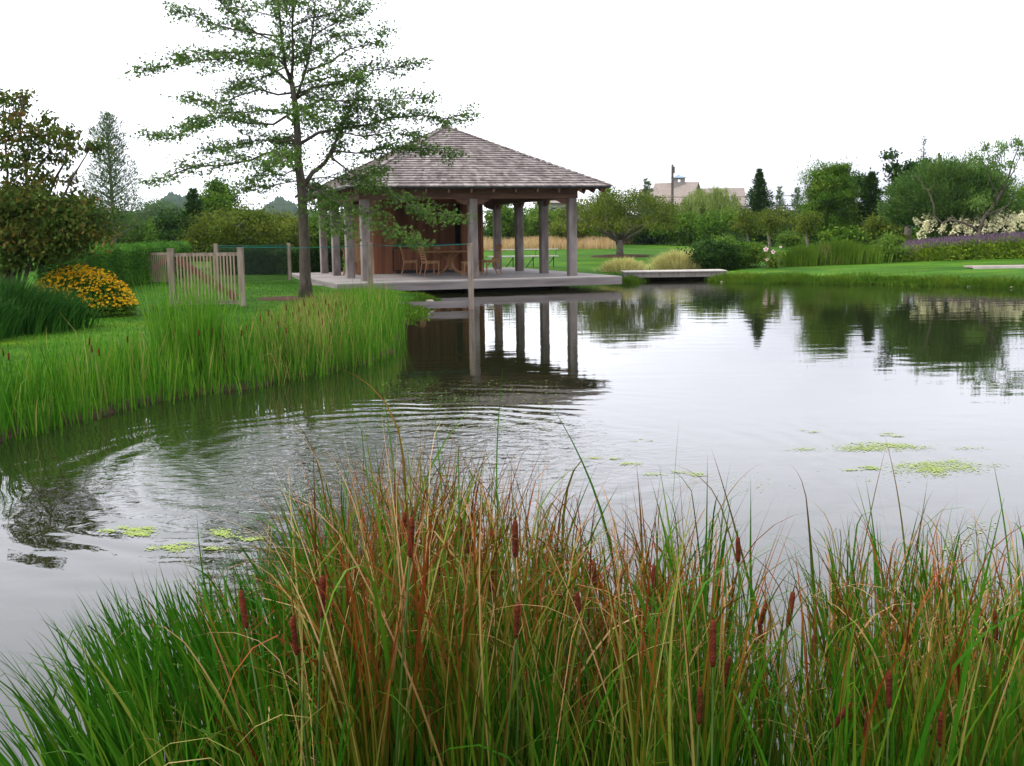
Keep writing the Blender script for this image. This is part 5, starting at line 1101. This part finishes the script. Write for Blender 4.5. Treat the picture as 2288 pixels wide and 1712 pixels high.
def bush_at(px0, px1, ptop, D, m, label, **k):
    b = at_ground((px0 + px1) / 2, 580, D); return shrub('shrub', b, span(px0, px1, D), ztop((px0 + px1) / 2, ptop, D) - b.z, M[m], label, **k)
bush_at(1548, 1655, 540, 42.5, 'dark_leaf', 'dark glossy bush behind the pale grass mound', ncl=70, per=170, crad=.26, L_=.1, W_=.055)
bush_at(1600, 1722, 545, 43.5, 'mid_leaf', 'rounded bush with yellowish flowering tips right of the dark bush', ncl=80, per=170, crad=.26, L_=.1, W_=.055)
bush_at(1575, 1640, 528, 46.0, 'lime_leaf', 'upright light green bush behind the dark glossy bush', ncl=36, per=130, crad=.25, L_=.12, W_=.05)
bush_at(1950, 2025, 528, 44.5, 'lime_leaf', 'yellow-green bush at the left end of the purple flowers', ncl=50, per=150, crad=.22)
bush_at(1850, 1925, 508, 54, 'mid_leaf', 'broad-leaved green bush under the tall bushy evergreen', ncl=40, per=110, crad=.3, L_=.18, W_=.12)
bush_at(1735, 1800, 518, 62, 'lime_leaf', 'small light green bush at the edge of the far lawn', ncl=36, per=120, crad=.3)
bush_at(2085, 2200, 445, 52, 'mid_leaf', 'leafy green bush rising behind the cream blooms', ncl=40, per=110, crad=.3, L_=.2, W_=.08)
strap_clump('marsh_plant', at_ground(1868, 588, 43.5), 3.0, 1.2, .80, 4200, M['bankgrass'], 'tall mixed marsh grasses left of the yellow-green bush', 'marsh grass', (.012, .025), .15, .12)
strap_clump('marsh_plant', at_ground(1790, 590, 42.8), 1.4, .8, .7, 1500, M['bankgrass'], 'blue-green upright grasses beside the pink flowers', 'marsh grass', (.012, .022), .1, .12)
strap_clump('marsh_plant', at_ground(1845, 590, 43.2), .6, .5, .72, 130, M['dry_grass'], 'brown seed stalks among the marsh grasses', 'seed stalks', (.008, .014), .1, .1)
def hibiscus():
    D = 42.0; b = at_ground(1730, 590, D); t = empty('hibiscus', b, 0, label='thin-stemmed plant with four large pale pink flowers', cat='hibiscus'); mb = MB(); LP = []
    for px, py in ((1711, 557), (1726, 563), (1744, 552), (1714, 580), (1736, 572), (1700, 572), (1752, 566), (1722, 585)):
        e = np.array(atd(px, py + 2, D) - b); mb.tube([(e[0] * .3, .05, -.05), e * np.array([.7, 1, .5]), e], [.008, .007, .004], 4); q = rng.uniform(.2, .95, 40)[:, None]; LP.append(e * q * np.array([1, 1, 1]) + rng.normal(size=(40, 3)) * .07)
    mb.build('stems', M['cat_stem'], t); crown('leaves', np.concatenate(LP), .12, .06, M['olive_leaf'], t)
    for px, py, r_ in ((1711, 557, .1), (1727, 563, .085), (1744, 552, .05), (1714, 580, .07)):
        f = np.array(atd(px, py, D) - b); mb = MB()
        for k in range(5):
            a = k * 1.2566 + .3; c, s = math.cos(a), math.sin(a); c1, s1 = math.cos(a + .55), math.sin(a + .55); c2, s2 = math.cos(a - .55), math.sin(a - .55)
            mb.add([f + np.array(v) * r_ for v in ((0, 0, 0), (c1 * .75, -.25, s1 * .75), (c * 1.05, -.12, s * 1.05), (c2 * .75, -.25, s2 * .75))], [(0, 1, 2, 3)])
        fl = mb.build('flower', M['pink'], t); MB().lathe((f[0], f[1] - .035, f[2]), [(r_ * .2, -.02), (r_ * .24, 0), (.004, .03)], 7).build('flower_eye', M['pinkeye'], fl)
hibiscus()
# dry meadow
def meadow():
    a = at_ground(1060, 545, 84); b = at_ground(1300, 545, 84); n = 14000; x = rng.uniform(a.x - 3, b.x + 1, n); y = rng.uniform(68, 82, n); V, T = blades(np.stack([x, y, land(x, y)], -1), rng.uniform(.4, .75, n), rng.normal(size=(n, 2)) * .1, rng.uniform(.02, .04, n), 2, .3)
    tag(quads('dry_grass', V, 6, M['dry_grass'], None, {'tint': np.broadcast_to(rng.uniform(0, 1, n)[:, None], T.shape)}, strips=2), 'strip of tall straw-coloured meadow grass seen through the pavilion', 'dry grass', kind='stuff')
meadow()
for i, (px, w_, lab) in enumerate(((1405, 24, 'left tuft of three dry grasses at the edge of the undergrowth'), (1440, 14, 'middle tuft of three dry grasses at the edge of the undergrowth'), (1454, 12, 'right tuft of three dry grasses at the edge of the undergrowth'))):
    strap_clump('dry_tuft', at_ground(px, 545, 79), w_ * .06, .5, .5, 300, M['dry_grass'], lab, 'dry grass', (.02, .035), .4, .4)

# ------------------------------------------------------------------ house, poles, hills
def house():
    D = 135; b = at_ground(1520, 540, D); t = empty('house', b, 0, label='distant grey shingled house with a small blue-roofed cupola', cat='house')
    def X(px): return atd(px, 450, D).x - b.x
    def Z(px, py): return atd(px, py, D).z - b.z
    def gabled(cx, cy, ln, wd, ze, zr, rz, nm='wing'):
        c, s = math.cos(rz), math.sin(rz)
        def w_(x, y, z): return (cx + x * c - y * s, cy + x * s + y * c, z)
        l2, w2 = ln / 2, wd / 2; mb = MB(); mb.add([w_(*p) for p in ((-l2, -w2, 0), (l2, -w2, 0), (l2, w2, 0), (-l2, w2, 0), (-l2, -w2, ze), (l2, -w2, ze), (l2, w2, ze), (-l2, w2, ze), (-l2, 0, zr), (l2, 0, zr))], [(0, 1, 5, 4), (2, 3, 7, 6), (1, 2, 6, 9, 5), (3, 0, 4, 8, 7)])
        wl_ = mb.build('wall', M['house_wall'], t); mb = MB(); o = .35; k = (zr - ze) / w2; th = .14
        for sg in (-1, 1):
            V = [(-l2 - o, sg * (w2 + o), ze - k * o + .02), (l2 + o, sg * (w2 + o), ze - k * o + .02), (l2 + o, 0, zr + .02), (-l2 - o, 0, zr + .02)]; V += [(x, y, z + th) for x, y, z in V]
            mb.add([w_(*p) for p in V], [(0, 1, 2, 3), (4, 5, 6, 7), (0, 1, 5, 4), (1, 2, 6, 5), (2, 3, 7, 6), (3, 0, 4, 7)])
        mb.build('roof', M['house_roof'], t); return w_
    zr = Z(1553, 409); zr2 = Z(1610, 420)
    w1 = gabled(X(1517), 2.0, 4.6, 6.4, zr - 3.0, zr, -.45)
    gabled(X(1622), 5.5, 5.6, 5.0, zr2 - 2.3, zr2, -.06)
    gabled(X(1478), 6.0, 3.0, 5.0, Z(1470, 421) - 2.2, Z(1470, 421), .05)
    gabled(X(1500), -1.5, 4.5, 6.0, zr - 5.8, zr - 3.1, -.45 + math.pi / 2)
    for dx in (-1.4, 1.4):
        p = w1(2.33, dx, zr - 3.8); f = MB().box(p, (.08, .9, 1.2), rz=-.45).build('window', M['concrete'], t); MB().box((p[0] + .05, p[1] - .02, p[2]), (.04, .7, 1.0), rz=-.45).build('pane', M['glass'], f)
    cx = X(1521); cu = MB(); hw = (X(1534) - X(1507.5)) / 2; z0, z1 = Z(1521, 411), Z(1521, 396)
    for sx in (-1, 1):
        for sy in (-1, 1): cu.box((cx + sx * (hw - .12), 2 + sy * (hw - .12), (z0 + z1) / 2), (.24, .24, z1 - z0))
        cu.box((cx + sx * (hw - .02), 2, z0 + .12), (.05, 2 * hw, .3)); cu.box((cx, 2 + sx * (hw - .02), z0 + .12), (2 * hw, .05, .3)); cu.box((cx, 2 + sx * (hw - .02), z1 - .08), (2 * hw, .05, .16)); cu.box((cx + sx * hw * .45, 2 - hw + .03, (z0 + z1) / 2), (hw * .5, .05, z1 - z0))
    cu.box((cx, 2, z0 - .5), (2 * hw - .02, 2 * hw - .02, 1.1)); cup = cu.build('cupola', M['house_wall'], t); zt = Z(1521, 388); ro = hw * 1.35
    cr2 = MB(); cr2.add([(cx - ro, 2 - ro, z1), (cx + ro, 2 - ro, z1), (cx + ro, 2 + ro, z1), (cx - ro, 2 + ro, z1), (cx, 2, zt)] + [(cx + sx * ro * .4, 2 + sy * ro * .4, z1 + (zt - z1) * .5) for sx, sy in ((-1, -1), (1, -1), (1, 1), (-1, 1))], [(3, 2, 1, 0), (0, 1, 6, 5), (1, 2, 7, 6), (2, 3, 8, 7), (3, 0, 5, 8), (5, 6, 4), (6, 7, 4), (7, 8, 4), (8, 5, 4)])
    cr2.build('cupola_roof', M['cop'], cup); MB().tube([(cx, 2, zt - .05), (cx, 2, zt + .35)], [.04, .015], 6).build('finial', M['cop'], cup)
house()
def house2():
    D = 150; b = at_ground(1235, 540, D); t = empty('house', b, 0, label='far pale house glimpsed between the right posts of the pavilion', cat='house'); z = ztop(1235, 437, D) - b.z
    w_ = span(1200, 1275, D); MB().box((0, 0, z / 2 - .5), (w_, 5, z - 1)).build('wall', M['house_wall'], t)
    mb = MB(); mb.add([(-w_ / 2 - .3, -2.9, z - 1), (w_ / 2 + .3, -2.9, z - 1), (w_ / 2 + .3, 2.9, z - 1), (-w_ / 2 - .3, 2.9, z - 1), (-w_ / 2 - .3, 0, z + .3), (w_ / 2 + .3, 0, z + .3)], [(0, 1, 5, 4), (2, 3, 4, 5), (0, 4, 3), (1, 2, 5), (3, 2, 1, 0)]); mb.build('roof', M['house_roof'], t)
    for x in (-.28, .02, .3):
        f = MB().box((x * w_, -2.53, z - 2.1), (.9, .08, 1.3)).build('window', M['concrete'], t); MB().box((x * w_, -2.58, z - 2.1), (.7, .05, 1.1)).build('pane', M['glass'], f)
house2()
def pole(px, ptop, D, label):
    b = at_ground(px, 540, D); h = ztop(px, ptop, D) - b.z; t = empty('utility_pole', b, 0, label=label, cat='utility pole', group='utility poles')
    MB().tube([(0, 0, -.2), (0, 0, h)], [.17, .12], 8).build('pole', M['pole'], t); MB().tube([(.12, 0, h - .9), (.12, 0, h - .2)], [.14, .14], 8).build('transformer', M['pole'], t)
    MB().tube([(.08, 0, h - .05), (.08, 0, h + .35)], [.03, .02], 6).build('insulator', M['pole'], t); return b + Vector((0, 0, h))
t1 = pole(1502, 368, 125, 'dark utility pole standing in front of the house cupola'); t2 = pole(2092, 342, 118, 'utility pole top showing above the round willow')
t0 = Vector((t1.x - 60, t1.y + 6, t1.z + .3)); t3 = Vector((t2.x + 50, t2.y - 6, t2.z))
mb = MB()
for dz in (.3,):
    mb.tube(wirepts(t0 + Vector((0, 0, dz)), t1 + Vector((0, 0, dz)), .5), .014, 3); mb.tube(wirepts(t1 + Vector((0, 0, dz)), t2 + Vector((0, 0, dz)), .5), .014, 3); mb.tube(wirepts(t2 + Vector((0, 0, dz)), t3 + Vector((0, 0, dz)), .5), .014, 3)
tag(mb.build('power_line', M['pole']), 'faint upper power line running between the utility poles', 'cable')
mb = MB()
for dz, r_ in ((-3.4, .03), (-4.4, .055)):
    mb.tube(wirepts(t0 + Vector((0, -.3, dz)), t1 + Vector((0, -.3, dz)), .3), r_, 4); mb.tube(wirepts(t1 + Vector((0, -.3, dz)), t2 + Vector((0, -.3, dz)), .3), r_, 4)
tag(mb.build('telephone_cable', M['pole']), 'thicker lower cable crossing in front of the house', 'cable')
def hill(px0, px1, ptop, D, label):
    a = atd(px0, 480, D); b = atd(px1, 480, D); z = ztop((px0 + px1) / 2, ptop, D); n = 60; m = 9; V = []; Fc = []
    for j in range(m):
        for i in range(n + 1):
            u = i / n; v = j / (m - 1); e = math.sin(math.pi * u) ** .55 * math.sin(math.pi * v) ** .7; bump = 1 + .04 * math.sin(u * 23 + D) * e + .02 * math.sin(u * 57 + 2) + .03 * math.sin(u * 131 + v * 9)
            V.append((a.x + (b.x - a.x) * u, D + (v - .5) * (b.x - a.x) * .5, (z * e * bump) - .5 * (e < .05)))
    for j in range(m - 1):
        for i in range(n): Fc.append((j * (n + 1) + i, j * (n + 1) + i + 1, (j + 1) * (n + 1) + i + 1, (j + 1) * (n + 1) + i))
    mb = MB(); mb.add(V, Fc); tag(mb.build('hills', M['hill'], smooth=True), label, 'hill', kind='structure')
hill(-200, 1100, 468, 800, 'long low far wooded ridge on the left'); hill(310, 480, 432, 620, 'bluish wooded hill left of the dark evergreen'); hill(565, 690, 441, 600, 'blue wooded knoll beside the oak trunk')
hill(1000, 2600, 470, 900, 'long low far wooded ridge on the right'); hill(1320, 1400, 436, 640, 'small blue treetop knoll right of the pavilion roof')

# ------------------------------------------------------------------ air
hz = MB(); hz.box((0, 560, 30), (2400, 1300, 62)); ho = hz.build('haze', None)
hm = bpy.data.materials.new('pale_air'); hm.use_nodes = True; n = hm.node_tree.nodes; n.remove(n['Principled BSDF']); pv = n.new('ShaderNodeVolumePrincipled')
pv.inputs['Color'].default_value = (.78, .86, .95, 1); pv.inputs['Density'].default_value = .00012; pv.inputs['Anisotropy'].default_value = .2
hm.node_tree.links.new(pv.outputs[0], n['Material Output'].inputs['Volume']); ho.data.materials.append(hm)
tag(ho, 'thin pale air over the distance', 'haze', kind='stuff')
bpy.context.view_layer.update()
